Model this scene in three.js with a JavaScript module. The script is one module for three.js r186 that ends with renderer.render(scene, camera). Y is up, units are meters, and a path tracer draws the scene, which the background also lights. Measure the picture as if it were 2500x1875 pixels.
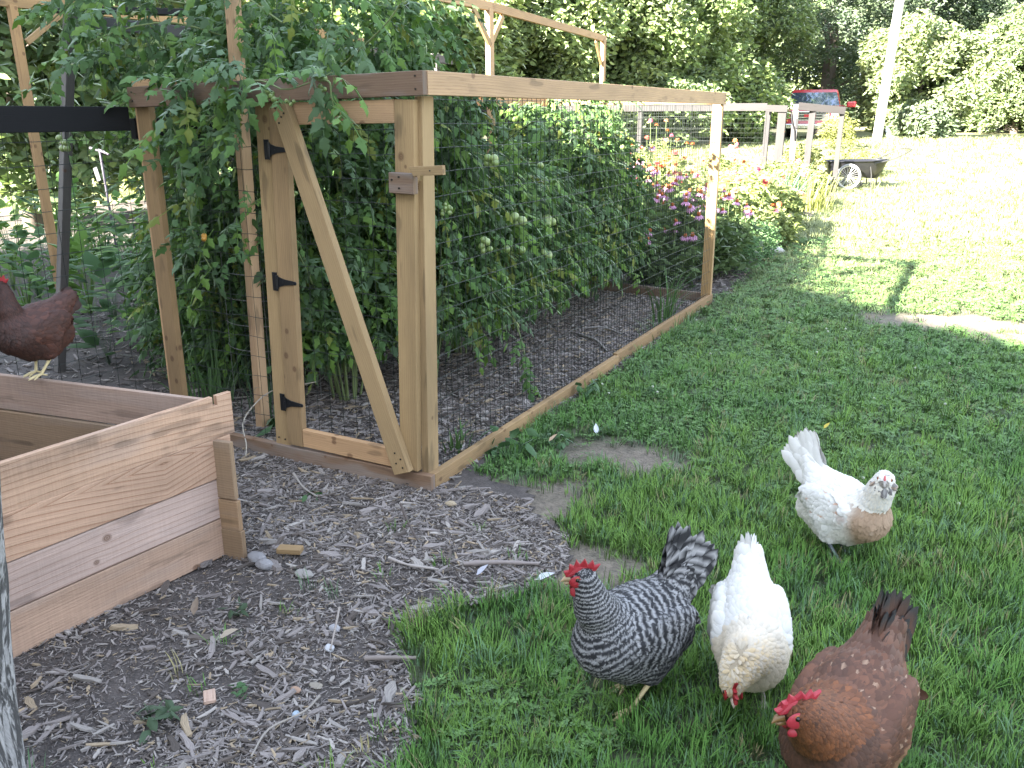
import * as THREE from 'three';
import { RoundedBoxGeometry } from 'three/addons/geometries/RoundedBoxGeometry.js';
import { mergeGeometries } from 'three/addons/utils/BufferGeometryUtils.js';

// ------------------------------------------------------------------ camera, sky, sun, exposure
const scene = new THREE.Scene();
const camera = new THREE.PerspectiveCamera(47.35, 4 / 3, 0.05, 400);
camera.rotation.order = 'YXZ';
camera.position.set(2.085, 1.664, 3.111);
camera.rotation.set(THREE.MathUtils.degToRad(-17.14), THREE.MathUtils.degToRad(27.8), THREE.MathUtils.degToRad(-0.22));
scene.add(camera);

const SUN_EL = 27 * Math.PI / 180;
const SUN = new THREE.Vector3(-0.428 * Math.cos(SUN_EL), Math.sin(SUN_EL), 0.904 * Math.cos(SUN_EL)).normalize();
const EXPOSURE = 16.5;

{ // clear, slightly milky morning sky
  const W = 256, H = 128, d = new Float32Array(W * H * 4), v = new THREE.Vector3();
  for (let j = 0; j < H; j++) for (let i = 0; i < W; i++) {
    const el = ((j + 0.5) / H - 0.5) * Math.PI, az = ((i + 0.5) / W - 0.5) * 2 * Math.PI;
    v.set(Math.cos(el) * Math.cos(az), Math.sin(el), Math.cos(el) * Math.sin(az));
    const up = Math.max(0, Math.sin(el)), t = Math.pow(1 - up, 2.2);
    const g = Math.max(0, v.dot(SUN)), glow = 0.30 * Math.pow(g, 10) + 0.10 * Math.pow(g, 3);
    let r = 0.585 * (0.188 + 0.20 * t + glow), gg = 0.585 * (0.234 + 0.19 * t + glow * 0.95), b = 0.585 * (0.318 + 0.14 * t + glow * 0.85);
    if (el < 0) { r = 0.09; gg = 0.1; b = 0.08; }
    d.set([r, gg, b, 1], (j * W + i) * 4);
  }
  const sky = new THREE.DataTexture(d, W, H, THREE.RGBAFormat, THREE.FloatType);
  sky.mapping = THREE.EquirectangularReflectionMapping; sky.magFilter = sky.minFilter = THREE.LinearFilter; sky.needsUpdate = true;
  scene.background = sky; scene.environment = sky;
}
const sun = new THREE.DirectionalLight(new THREE.Color(1, 0.93, 0.82), 5);
sun.position.copy(SUN).multiplyScalar(60); sun.castShadow = true; sun.shadow.radius = 1.3;
sun.shadow.mapSize.set(4096, 4096);
Object.assign(sun.shadow.camera, { left: -45, right: 45, top: 45, bottom: -45, near: 1, far: 160 });
scene.add(sun); scene.add(sun.target);

// ------------------------------------------------------------------ helpers
function rng(seed) { let a = seed >>> 0; return () => { a = (a + 0x6D2B79F5) | 0; let t = Math.imul(a ^ (a >>> 15), 1 | a); t = (t + Math.imul(t ^ (t >>> 7), 61 | t)) ^ t; return ((t ^ (t >>> 14)) >>> 0) / 4294967296; }; }
const V = (x, y, z) => new THREE.Vector3(x, y, z);
const lerp = (a, b, t) => a + (b - a) * t, clamp = (x, a = 0, b = 1) => Math.min(b, Math.max(a, x));
const sstep = (a, b, x) => { const t = clamp((x - a) / (b - a)); return t * t * (3 - 2 * t); };
function h3(x, y, z) { let h = Math.imul(x, 374761393) + Math.imul(y, 668265263) + Math.imul(z, 2147483647 ^ 0x5bd1e995); h = Math.imul(h ^ (h >>> 13), 1274126177); return ((h ^ (h >>> 16)) >>> 0) / 4294967296; }
function noise3(x, y, z) {
  const X = Math.floor(x), Y = Math.floor(y), Z = Math.floor(z); let fx = x - X, fy = y - Y, fz = z - Z;
  fx = fx * fx * (3 - 2 * fx); fy = fy * fy * (3 - 2 * fy); fz = fz * fz * (3 - 2 * fz);
  const a = lerp(lerp(h3(X, Y, Z), h3(X + 1, Y, Z), fx), lerp(h3(X, Y + 1, Z), h3(X + 1, Y + 1, Z), fx), fy);
  if (fz === 0) return a;
  const b = lerp(lerp(h3(X, Y, Z + 1), h3(X + 1, Y, Z + 1), fx), lerp(h3(X, Y + 1, Z + 1), h3(X + 1, Y + 1, Z + 1), fx), fy);
  return lerp(a, b, fz);
}
const noise2 = (x, y, s = 0) => noise3(x, y, s);
function fbm2(x, y, o = 4, s = 0) { let a = 0, w = 0.5, t = 0; for (let i = 0; i < o; i++) { a += w * noise3(x, y, s + i * 7); t += w; x *= 2.03; y *= 2.03; w *= 0.5; } return a / t; }
function fbm3(x, y, z, o = 3) { let a = 0, w = 0.5, t = 0; for (let i = 0; i < o; i++) { a += w * noise3(x, y, z + 0.37); t += w; x *= 2.03; y *= 2.03; z *= 2.03; w *= 0.5; } return a / t; }

const used = {};
function numbered(name) { const k = used[name] = (used[name] ?? -1) + 1; return k ? `${name}_${String(k).padStart(3, '0')}` : name; }
function tag(o, label, category, group, kind) {
  if (label) o.userData.label = label;
  if (category) o.userData.category = category;
  if (group) o.userData.group = group;
  if (kind) o.userData.kind = kind;
  return o;
}
function thing(name, label, category, p = [0, 0, 0], turn = 0, group) {
  const o = new THREE.Group(); o.name = numbered(name); o.position.set(...p); o.rotation.y = turn; scene.add(o);
  return tag(o, label, category, group);
}
function part(name, geo, m, parent = scene) {
  const o = new THREE.Mesh(Array.isArray(geo) ? merge(geo) : geo, m); o.name = parent === scene ? numbered(name) : name;
  o.castShadow = o.receiveShadow = true; parent.add(o); return o;
}
function stuff(o) { o.userData.kind = 'stuff'; return o; }
function merge(list) {
  list = list.map(g => g.index ? g.toNonIndexed() : g);
  const col = list.some(g => g.attributes.color);
  for (const g of list) {
    for (const k of Object.keys(g.attributes)) if (!['position', 'normal', 'uv', 'color'].includes(k)) g.deleteAttribute(k);
    const n = g.attributes.position.count;
    if (!g.attributes.uv) g.setAttribute('uv', new THREE.BufferAttribute(new Float32Array(n * 2), 2));
    if (!g.attributes.normal) g.computeVertexNormals();
    if (col && !g.attributes.color) g.setAttribute('color', new THREE.BufferAttribute(new Float32Array(n * 3).fill(1), 3));
  }
  return mergeGeometries(list, false);
}
function paint(g, r, gg, b) { // one own colour for a piece of a merged geometry
  const n = g.attributes.position.count, c = new Float32Array(n * 3);
  for (let i = 0; i < n; i++) c.set([r, gg, b], i * 3);
  g.setAttribute('color', new THREE.BufferAttribute(c, 3)); return g;
}
function place(g, p, e = [0, 0, 0], s = 1) {
  const m = new THREE.Matrix4().compose(V(...p), new THREE.Quaternion().setFromEuler(new THREE.Euler(...e)), typeof s === 'number' ? V(s, s, s) : V(...s));
  return g.applyMatrix4(m);
}
// tapered tube along points
function tube(pts, radii, sides = 7, cap = true) {
  const n = pts.length, pos = [], nor = [], uv = [], idx = []; let N = null, len = 0;
  for (let i = 0; i < n; i++) {
    const t = V().subVectors(pts[Math.min(n - 1, i + 1)], pts[Math.max(0, i - 1)]).normalize();
    if (!N) N = Math.abs(t.y) < 0.9 ? V(0, 1, 0).cross(t).normalize() : V(1, 0, 0).cross(t).normalize();
    N.addScaledVector(t, -N.dot(t)).normalize();
    const B = V().crossVectors(t, N), r = typeof radii === 'number' ? radii : radii[i];
    if (i) len += pts[i].distanceTo(pts[i - 1]);
    for (let k = 0; k <= sides; k++) {
      const a = k / sides * Math.PI * 2, d = V().addScaledVector(N, Math.cos(a)).addScaledVector(B, Math.sin(a));
      pos.push(pts[i].x + d.x * r, pts[i].y + d.y * r, pts[i].z + d.z * r); nor.push(d.x, d.y, d.z); uv.push(k / sides, len);
    }
  }
  const s1 = sides + 1;
  for (let i = 0; i < n - 1; i++) for (let k = 0; k < sides; k++) { const a = i * s1 + k, b = a + s1; idx.push(a, a + 1, b, b, a + 1, b + 1); }
  if (cap) for (const [i, f] of [[0, 1], [n - 1, 0]]) { const c = pos.length / 3; pos.push(pts[i].x, pts[i].y, pts[i].z); nor.push(0, 1, 0); uv.push(0, 0); for (let k = 0; k < sides; k++) { const a = i * s1 + k; f ? idx.push(c, a + 1, a) : idx.push(c, a, a + 1); } }
  const g = new THREE.BufferGeometry();
  g.setAttribute('position', new THREE.Float32BufferAttribute(pos, 3)); g.setAttribute('normal', new THREE.Float32BufferAttribute(nor, 3)); g.setAttribute('uv', new THREE.Float32BufferAttribute(uv, 2)); g.setIndex(idx);
  return g;
}
const curve = (pts, n = 10) => new THREE.CatmullRomCurve3(pts.map(p => p.isVector3 ? p : V(...p))).getPoints(n);
function instanced(name, geo, m, mats, cols, parent = scene) {
  const o = new THREE.InstancedMesh(geo, m, mats.length); o.name = parent === scene ? numbered(name) : name;
  for (let i = 0; i < mats.length; i++) { o.setMatrixAt(i, mats[i]); if (cols) o.setColorAt(i, cols[i]); }
  o.castShadow = o.receiveShadow = true; parent.add(o); return stuff(o);
}
const RGB = (r, g, b) => new THREE.Color().setRGB(r, g, b);
const std = (o) => new THREE.MeshStandardMaterial(o);
const vmat = (roughness = 0.8, extra = {}) => std({ vertexColors: true, roughness, side: THREE.DoubleSide, ...extra });
function dataTex(w, h, fn, srgb = true, wrapS = THREE.RepeatWrapping, wrapT = wrapS) {
  const d = new Uint8Array(w * h * 4), c = [0, 0, 0], enc = x => { x = clamp(x); return Math.round(255 * (srgb ? (x < 0.0031308 ? x * 12.92 : 1.055 * Math.pow(x, 1 / 2.4) - 0.055) : x)); };
  for (let j = 0; j < h; j++) for (let i = 0; i < w; i++) { fn(i, j, c); const k = (j * w + i) * 4; d[k] = enc(c[0]); d[k + 1] = enc(c[1]); d[k + 2] = enc(c[2]); d[k + 3] = 255; }
  const t = new THREE.DataTexture(d, w, h); t.wrapS = wrapS; t.wrapT = wrapT; t.magFilter = THREE.LinearFilter; t.minFilter = THREE.LinearMipmapLinearFilter; t.generateMipmaps = true;
  if (srgb) t.colorSpace = THREE.SRGBColorSpace; t.needsUpdate = true; return t;
}

// ------------------------------------------------------------------ wood
function woodMat(seed, base, dark, knots, o = {}) {
  const R = rng(seed), W = 1024, H = 256, LX = 2, LY = 0.25, K = [];
  for (let i = 0; i < knots; i++) K.push([R() * LX, R() * LY, 0.006 + R() * 0.009]);
  const bh = new Float32Array(W * H);
  const t = dataTex(W, H, (i, j, c) => {
    const x = i / W * LX, y = j / H * LY; let yy = y, kn = 0;
    for (const [kx, ky, r] of K) {
      const dx = x - kx, dy = y - ky, e = Math.exp(-(dx * dx) / (r * r * 24)) * Math.exp(-Math.abs(dy) / (r * 2.5));
      yy -= Math.sign(dy) * r * 0.8 * e * clamp(Math.abs(dy) / r);
      const q = Math.hypot(dx / 1.25, dy) / r; if (q < 1.5) kn = Math.max(kn, sstep(1.25, 0.7, q) * (0.75 + 0.25 * Math.sin(q * 14)));
    }
    yy += 0.03 * Math.pow(x - 1 + 0.5 * (noise2(x * 0.9, 3, seed) - 0.5), 2) * (o.cathedral ?? 0.4) + 0.01 * noise2(x * 1.2, yy * 10, seed + 5);
    const ring = yy * (o.freq ?? 95) + 1.6 * noise2(x * 0.7, yy * 14, seed), fr = ring - Math.floor(ring);
    const late = Math.pow(fr, 5) * (0.45 + 0.55 * noise2(Math.floor(ring) * 0.77, x * 0.5, seed + 9));
    const fine = fbm2(x * 14, yy * 900, 2, seed + 2) - 0.5, blot = fbm2(x * 2.2, y * 9, 3, seed + 3) - 0.5;
    const saw = (o.saw ?? 0) * (noise2(x * 260 + 5 * y, y * 8, seed + 4) - 0.5);
    const m = clamp(late * (o.ring ?? 0.65)), tone = (1 + fine * 0.32 + blot * 0.5 + saw) * (1 - 0.35 * sstep(0.66, 0.8, fbm2(x * 5 + 3, y * 22, 3, seed + 17)));
    const grey = (o.grey ?? 0) * sstep(0.45, 0.7, fbm2(x * 3, y * 16, 4, seed + 11));
    for (let k = 0; k < 3; k++) { let v = lerp(base[k], dark[k], m) * tone; v = lerp(v, 0.25 * tone, grey); v = lerp(v, [0.1, 0.045, 0.02][k] * tone, kn * 0.85); c[k] = v; }
    bh[j * W + i] = 0.5 - m * 0.4 + fine * 0.5 + saw;
  }, true, THREE.MirroredRepeatWrapping);
  const b = dataTex(W, H, (i, j, c) => { c[0] = c[1] = c[2] = bh[j * W + i]; }, false, THREE.MirroredRepeatWrapping);
  return std({ map: t, bumpMap: b, bumpScale: o.bump ?? 0.0012, roughness: o.rough ?? 0.78 });
}
const WOOD = {
  cedar: woodMat(11, [0.292, 0.186, 0.087], [0.188, 0.102, 0.042], 7),
  cedar2: woodMat(23, [0.311, 0.207, 0.098], [0.214, 0.124, 0.053], 8),
  cedar3: woodMat(37, [0.43, 0.275, 0.15], [0.230, 0.122, 0.058], 6, { cathedral: 0.9, ring: 0.8 }),
  weathered: woodMat(41, [0.176, 0.112, 0.071], [0.107, 0.058, 0.034], 6, { grey: 0.35 }),
  boxA: woodMat(53, [0.407, 0.260, 0.172], [0.225, 0.116, 0.062], 5, { saw: 0.12, cathedral: 1.6, freq: 48, ring: 1.1, bump: 0.002, grey: 0.15 }),
  boxB: woodMat(59, [0.407, 0.258, 0.172], [0.218, 0.105, 0.055], 3, { saw: 0.08, cathedral: 2.4, freq: 40, ring: 1.15, bump: 0.002 }),
  boxC: woodMat(61, [0.412, 0.296, 0.238], [0.278, 0.178, 0.128], 3, { saw: 0.08, cathedral: 1.8, freq: 48, ring: 1, bump: 0.002, grey: 0.2 }),
  boxD: woodMat(67, [0.353, 0.245, 0.183], [0.218, 0.131, 0.084], 5, { saw: 0.1, ring: 0.8, bump: 0.002, grey: 0.15 }),
  blockEnd: woodMat(69, [0.25, 0.165, 0.095], [0.15, 0.09, 0.05], 4, { saw: 0.1, ring: 0.8, grey: 0.1 }),
  grey: woodMat(71, [0.083, 0.078, 0.078], [0.050, 0.048, 0.048], 4, { grey: 0.15, ring: 0.4 }),
  paleGrey: woodMat(73, [0.022, 0.020, 0.020], [0.015, 0.013, 0.014], 3, { ring: 0.4 }),
  black: woodMat(79, [0.004, 0.004, 0.005], [0.003, 0.003, 0.003], 2, { ring: 0.4, rough: 0.95 }),
};
let boardSeed = 1;
// a board between two points: width lies along «side», thickness across; edges eased
function board(p0, p1, width, thick, side, r = 0.0035, offset) {
  p0 = p0.isVector3 ? p0 : V(...p0); p1 = p1.isVector3 ? p1 : V(...p1);
  const L = p0.distanceTo(p1), u = V().subVectors(p1, p0).normalize();
  const s = V(...side); s.addScaledVector(u, -s.dot(u)).normalize(); const t = V().crossVectors(u, s);
  let g = new RoundedBoxGeometry(L, width, thick, 1, Math.min(r, thick * 0.45)); if (g.index) g = g.toNonIndexed();
  const R = rng(offset ?? boardSeed++ * 97), ou = R() * 3, ov = R() * 0.9;
  const P = g.attributes.position, N = g.attributes.normal, uv = new Float32Array(P.count * 2);
  for (let i = 0; i < P.count; i++) {
    const nx = Math.abs(N.getX(i)), ny = Math.abs(N.getY(i)), nz = Math.abs(N.getZ(i)), x = P.getX(i), y = P.getY(i), z = P.getZ(i);
    let a, b; if (nx > 0.75) { a = y * 0.4; b = z; } else if (ny > nz) { a = x; b = z + width / 2; } else { a = x; b = y; }
    uv[i * 2] = (a + L / 2) / 2 + ou; uv[i * 2 + 1] = b / 0.25 + ov;
  }
  g.setAttribute('uv', new THREE.BufferAttribute(uv, 2));
  g.applyMatrix4(new THREE.Matrix4().makeBasis(u, s, t).setPosition(p0.clone().add(p1).multiplyScalar(0.5)));
  return g;
}
const TINTS = [[1, 1, 1], [0.86, 0.84, 0.82], [1.08, 1.02, 0.95], [0.94, 0.95, 0.98]];
function plank(name, p0, p1, w, th, side, m, parent, r) { // boards of one kind differ a little in tone
  const k = boardSeed % 4, v = m.userData.tones ??= [];
  if (!v[k]) { v[k] = m.clone(); v[k].userData = {}; v[k].color.setRGB(...TINTS[k]); }
  return part(name, board(p0, p1, w, th, side, r), v[k], parent);
}

const M = {
  hinge: std({ color: RGB(0.014, 0.014, 0.016), roughness: 0.4, metalness: 0.3 }),
  wireLight: std({ color: RGB(0.04, 0.046, 0.042), roughness: 0.45, metalness: 0.5 }),
  wire: std({ color: RGB(0.02, 0.028, 0.024), roughness: 0.45, metalness: 0.6 }),
  screw: std({ color: RGB(0.03, 0.025, 0.02), roughness: 0.5, metalness: 0.5 }),
  stem: std({ color: RGB(0.13, 0.17, 0.06), roughness: 0.7 }),
  stick: std({ color: RGB(0.12, 0.09, 0.07), roughness: 0.9 }),
};
const leafMat = (o = {}) => new THREE.MeshPhysicalMaterial({ color: 0xffffff, roughness: 0.92, transmission: 0.34, thickness: 0, side: THREE.DoubleSide, specularIntensity: 0.6, ...o });
const LEAF = leafMat({ transmission: 0.38, roughness: 0.85 });
const GRASS = leafMat({ transmission: 0.25, roughness: 0.72 });
// ------------------------------------------------------------------ ground
const CAM = { x: 2.085, z: 3.111, fx: -0.4664, fz: -0.8846 };
const ahead = (x, z) => (x - CAM.x) * CAM.fx + (z - CAM.z) * CAM.fz;
function hill(x, z) { const s = ahead(x, z); return 0.7 * sstep(19.5, 33, s) + 0.012 * Math.max(0, s - 50) ; }
const MULCH_EDGE = [[1.45, 2.6], [0.957, 1.526], [0.772, 1.273], [0.52, 0.97], [0.62, 0.68], [0.86, 0.43], [0.78, 0.12], [0.42, -0.2], [0.16, -0.2], [0.06, -0.5], [0.05, -1.4], [0.03, -3], [0.05, -4.7], [0.03, -6.4], [-0.1, -8], [-0.4, -10.8], [-0.4, -14.8], [-0.7, -17.2], [-14, -17.2], [-14, 7], [1.5, 7]];
function inPoly(x, z, P) { let r = false; for (let i = 0, j = P.length - 1; i < P.length; j = i++) { const [a, b] = P[i], [c, d] = P[j]; if ((b > z) !== (d > z) && x < (c - a) * (z - b) / (d - b) + a) r = !r; } return r; }
const isMulch = (x, z) => inPoly(x + 0.16 * (noise2(x * 3, z * 3, 2) - 0.5) + 0.07 * (noise2(x * 11, z * 11, 4) - 0.5), z + 0.14 * (noise2(x * 3, z * 3, 9) - 0.5), MULCH_EDGE);
const BARE = [[0.70, -0.82, 0.42, 0.22], [1.95, -4.75, 0.9, 0.42], [0.40, -0.15, 0.34, 0.3], [2.6, -4.5, 0.6, 0.36], [0.95, 0.35, 0.3, 0.2]];
function bare(x, z) { let b = 0; for (const [cx, cz, rx, rz] of BARE) { const d = Math.hypot((x - cx) / rx, (z - cz) / rz) + 0.9 * (fbm2(x * 5, z * 5, 3, 21) - 0.5) * 1.6; b = Math.max(b, sstep(1.45, 0.25, d)); } return b; }
function bumpy(x, z) { return 0.018 * (fbm2(x * 1.3, z * 1.3, 2, 31) - 0.5); }
const groundY = (x, z) => hill(x, z) + (ahead(x, z) < 14 ? bumpy(x, z) : 0) - 0.004;
{
  const xs = [], zs = [];
  for (let x = -140; x < -12; x += 6) xs.push(x); for (let x = -12; x < -3; x += 0.5) xs.push(x); for (let x = -3; x < 5; x += 0.09) xs.push(x); for (let x = 5; x < 16; x += 0.6) xs.push(x); for (let x = 16; x <= 160; x += 6) xs.push(x);
  for (let z = -260; z < -60; z += 8) zs.push(z); for (let z = -60; z < -9; z += 0.7) zs.push(z); for (let z = -9; z < 3.2; z += 0.09) zs.push(z); for (let z = 3.2; z < 14; z += 0.7) zs.push(z); for (let z = 14; z <= 80; z += 6) zs.push(z);
  const nx = xs.length, nz = zs.length, pos = new Float32Array(nx * nz * 3), uv = new Float32Array(nx * nz * 2), col = new Float32Array(nx * nz * 3), idx = [];
  for (let j = 0; j < nz; j++) for (let i = 0; i < nx; i++) {
    const x = xs[i], z = zs[j], k = j * nx + i; pos.set([x, groundY(x, z), z], k * 3); uv.set([x / 1.5, z / 1.5], k * 2);
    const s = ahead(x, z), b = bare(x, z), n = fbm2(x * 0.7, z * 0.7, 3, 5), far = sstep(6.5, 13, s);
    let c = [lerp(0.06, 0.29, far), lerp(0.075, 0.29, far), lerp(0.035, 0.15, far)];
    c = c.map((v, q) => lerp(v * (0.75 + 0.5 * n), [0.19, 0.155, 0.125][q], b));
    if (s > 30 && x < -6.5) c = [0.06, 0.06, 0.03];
    col.set(c, k * 3);
  }
  for (let j = 0; j < nz - 1; j++) for (let i = 0; i < nx - 1; i++) { const a = j * nx + i, b = a + nx; idx.push(a, b, a + 1, a + 1, b, b + 1); }
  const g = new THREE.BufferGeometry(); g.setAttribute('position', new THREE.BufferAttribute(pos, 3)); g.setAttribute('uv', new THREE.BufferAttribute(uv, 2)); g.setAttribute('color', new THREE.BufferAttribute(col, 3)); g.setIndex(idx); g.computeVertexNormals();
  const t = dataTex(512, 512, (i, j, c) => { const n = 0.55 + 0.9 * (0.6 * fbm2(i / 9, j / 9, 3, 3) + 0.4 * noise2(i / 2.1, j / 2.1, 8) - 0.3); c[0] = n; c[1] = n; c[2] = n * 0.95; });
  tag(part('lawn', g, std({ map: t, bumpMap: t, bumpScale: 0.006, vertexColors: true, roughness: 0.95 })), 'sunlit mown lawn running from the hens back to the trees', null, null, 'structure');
}
let mulch;
{ // dark soil and shredded bark under the chips
  const st = 0.055, pos = [], uv = [], idx = [], at = new Map();
  const vert = (i, j) => { const k = i * 5000 + j; if (!at.has(k)) { at.set(k, pos.length / 3); const x = -13 + i * st, z = -17 + j * st, e = groundY(x, z) + 0.008 + 0.014 * (fbm2(x * 7, z * 7, 2, 77) - 0.4); pos.push(x, e, z); uv.push(x / 0.9, z / 0.9); } return at.get(k); };
  for (let j = 0; j < 20 / st; j++) for (let i = 0; i < 14.6 / st; i++) {
    const x = -13 + (i + 0.5) * st, z = -17 + (j + 0.5) * st; if (!isMulch(x, z)) continue;
    const a = vert(i, j), b = vert(i + 1, j), c = vert(i, j + 1), d = vert(i + 1, j + 1); idx.push(a, c, b, b, c, d);
  }
  const g = new THREE.BufferGeometry(); g.setAttribute('position', new THREE.Float32BufferAttribute(pos, 3)); g.setAttribute('uv', new THREE.Float32BufferAttribute(uv, 2)); g.setIndex(idx); g.computeVertexNormals();
  const t = dataTex(1024, 1024, (i, j, c) => { const a = fbm2(i / 40, j / 40, 4, 13), b = noise2(i / 3.3, j / 3.3, 4), d = fbm2(i / 11, j / 5, 2, 40), n = 0.45 + 0.75 * a + 0.55 * (b - 0.5) + 0.6 * (d - 0.5); c[0] = 0.076 * n; c[1] = 0.063 * n; c[2] = 0.056 * n; });
  mulch = tag(part('mulch', g, std({ map: t, bumpMap: t, bumpScale: 0.012, roughness: 0.95 })), 'dark soil path strewn with wood chips before and inside the chicken run', null, null, 'structure');
}
// wood chips: splinters of a few lengths
function chipGeo(seed, L, W, T) {
  const R = rng(seed), g = new THREE.BoxGeometry(L, T, W, 3, 1, 1).toNonIndexed(), P = g.attributes.position, mem = {};
  const bend = (R() - 0.5) * 0.3;
  for (let i = 0; i < P.count; i++) {
    const k = [P.getX(i), P.getY(i), P.getZ(i)].map(v => v.toFixed(4)).join(); mem[k] ??= [R() - 0.5, R() - 0.5, R() - 0.5];
    const [a, b, c] = mem[k], x = P.getX(i), e = Math.abs(x) / (L / 2), tp = e > 0.9 ? 0.35 + 1.1 * Math.abs(c) : 0.85 + 0.3 * Math.abs(a);
    P.setXYZ(i, x + a * L * 0.12, P.getY(i) * (0.7 + 0.6 * tp) + b * T * 0.5 + bend * x * x / L, P.getZ(i) * tp + c * W * 0.35);
  }
  g.computeVertexNormals(); return g;
}
const CHIPS = [chipGeo(1, 1, 0.14, 0.07), chipGeo(2, 1, 0.09, 0.06), chipGeo(3, 1, 0.24, 0.09), chipGeo(4, 1, 0.07, 0.05), chipGeo(5, 1, 0.18, 0.05)];
const chipTex = dataTex(128, 64, (i, j, c) => { const n = 0.75 + 0.7 * (fbm2(i / 30, j / 3, 3, 5) - 0.5); c[0] = c[1] = c[2] = n; });
const CHIPM = std({ map: chipTex, roughness: 0.9 });
{
  const R = rng(5), big = [], sets = CHIPS.map(() => [[], []]), e = new THREE.Euler(), q = new THREE.Quaternion();
  const tone = () => { const t = R(), k = 0.75 + 0.5 * R(); return t < 0.45 ? RGB(0.25 * k, 0.215 * k, 0.197 * k) : t < 0.75 ? RGB(0.11 * k, 0.088 * k, 0.074 * k) : t < 0.92 ? RGB(0.36 * k, 0.32 * k, 0.285 * k) : RGB(0.34 * k, 0.26 * k, 0.17 * k); };
  const put = (x, z, L, v) => {
    e.set((R() - 0.5) * 0.5, R() * Math.PI * 2, (R() - 0.5) * 0.45); q.setFromEuler(e);
    const w = L * (0.6 + 0.8 * R());
    const m = new THREE.Matrix4().compose(V(x, groundY(x, z) + 0.016 + L * 0.06 * R(), z), q, V(L, w, w)); sets[v][0].push(m); const c = tone(); sets[v][1].push(c);
    const d = Math.hypot(x - CAM.x, z - CAM.z, 1.6); if (L / d > 0.02 && x > -0.9) big.push([L / d, m, c, v, sets[v][0].length - 1]);
  };
  const scatter = (x0, x1, z0, z1, per, lo, hi, dens = () => 1) => {
    const n = (x1 - x0) * (z1 - z0) * per;
    for (let i = 0; i < n; i++) { const x = lerp(x0, x1, R()), z = lerp(z0, z1, R()), f = R(); if (R() > dens(x, z) || !isMulch(x, z)) continue; put(x, z, lerp(lo, hi, Math.pow(f, 3)), Math.floor(R() * 5)); }
  };
  // worn bare soil beside the box, thick chips towards the grass
  const worn = (x, z) => clamp(0.24 + 1.3 * sstep(-0.1, 0.35, x - 0.28 * (z - 0.6)) + (z < 0.75 ? 0.8 : 0)) * (0.35 + 1.1 * sstep(0.35, 0.6, fbm2(x * 4, z * 4, 3, 61)));
  scatter(-1.2, 1.3, -0.1, 2.4, 8000, 0.008, 0.045, worn);
  scatter(-1.2, 1.3, -0.1, 2.4, 15000, 0.006, 0.03, (x, z) => 0.5 + 0.5 * worn(x, z));
  scatter(-1.2, 1.3, -0.1, 2.4, 1100, 0.03, 0.10, worn);
  scatter(-1.7, 0.05, -4.9, 0.0, 5000, 0.012, 0.075);
  scatter(-4.9, -1.6, -6, 1.5, 330, 0.03, 0.1);
  scatter(-2.5, 0.2, -11, -4.7, 700, 0.02, 0.1);
  const chipTones = {};
  big.sort((a, b) => b[0] - a[0]); const lifted = new Set();
  for (const [, m, c, v, k] of big.slice(0, 290)) {
    lifted.add(v + '_' + k); const bin = Math.round(c.r * 22);
    const o = part('wood_chip', CHIPS[v], (chipTones[bin] ??= Object.assign(CHIPM.clone(), { color: c.clone() })), mulch); o.matrixAutoUpdate = false; o.matrix.copy(m); o.matrix.decompose(o.position, o.quaternion, o.scale);
  }
  sets.forEach(([ms, cs], v) => { const keep = ms.map((_, k) => k).filter(k => !lifted.has(v + '_' + k)); instanced('wood_chips', CHIPS[v], CHIPM, keep.map(k => ms[k]), keep.map(k => cs[k]), mulch); });
}
// ------------------------------------------------------------------ grass
function tuft(seed, blades, h, spread, w) {
  const R = rng(seed), pos = [], nor = [], idx = [];
  for (let b = 0; b < blades; b++) {
    const a = R() * 6.283, r = spread * Math.sqrt(R()), x = Math.cos(a) * r, z = Math.sin(a) * r, d = a + (R() - 0.5) * 2.6, H = h * (0.45 + 0.75 * R()), lean = H * (0.15 + 0.75 * R() * R()), ww = w * (0.6 + 0.7 * R());
    const dx = Math.cos(d), dz = Math.sin(d), sx = -dz * ww, sz = dx * ww, k = pos.length / 3, tw = (R() - 0.5) * 0.8;
    const row = (t, f) => { const cx = x + dx * lean * t * t, cy = H * t * (1 - 0.18 * t * t * lean / H * 2), cz = z + dz * lean * t * t, c = Math.cos(tw * t), s = Math.sin(tw * t), ux = sx * c + dx * ww * s, uz = sz * c + dz * ww * s; pos.push(cx - ux * f, cy, cz - uz * f, cx + ux * f, cy, cz + uz * f); for (let q = 0; q < 2; q++) nor.push(-dx * (0.5 - t * 0.3) + (R() - 0.5) * 0.3, 0.9, -dz * (0.5 - t * 0.3) + (R() - 0.5) * 0.3); };
    row(0, 0.8); row(0.45, 1); row(0.78, 0.7); pos.push(x + dx * lean, H * (1 - 0.36 * lean / H), z + dz * lean); nor.push(0, 1, 0);
    idx.push(k, k + 1, k + 2, k + 2, k + 1, k + 3, k + 2, k + 3, k + 4, k + 4, k + 3, k + 5, k + 4, k + 5, k + 6);
  }
  const g = new THREE.BufferGeometry(); g.setAttribute('position', new THREE.Float32BufferAttribute(pos, 3)); g.setAttribute('normal', new THREE.Float32BufferAttribute(nor, 3)); g.setIndex(idx); return g;
}
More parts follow.
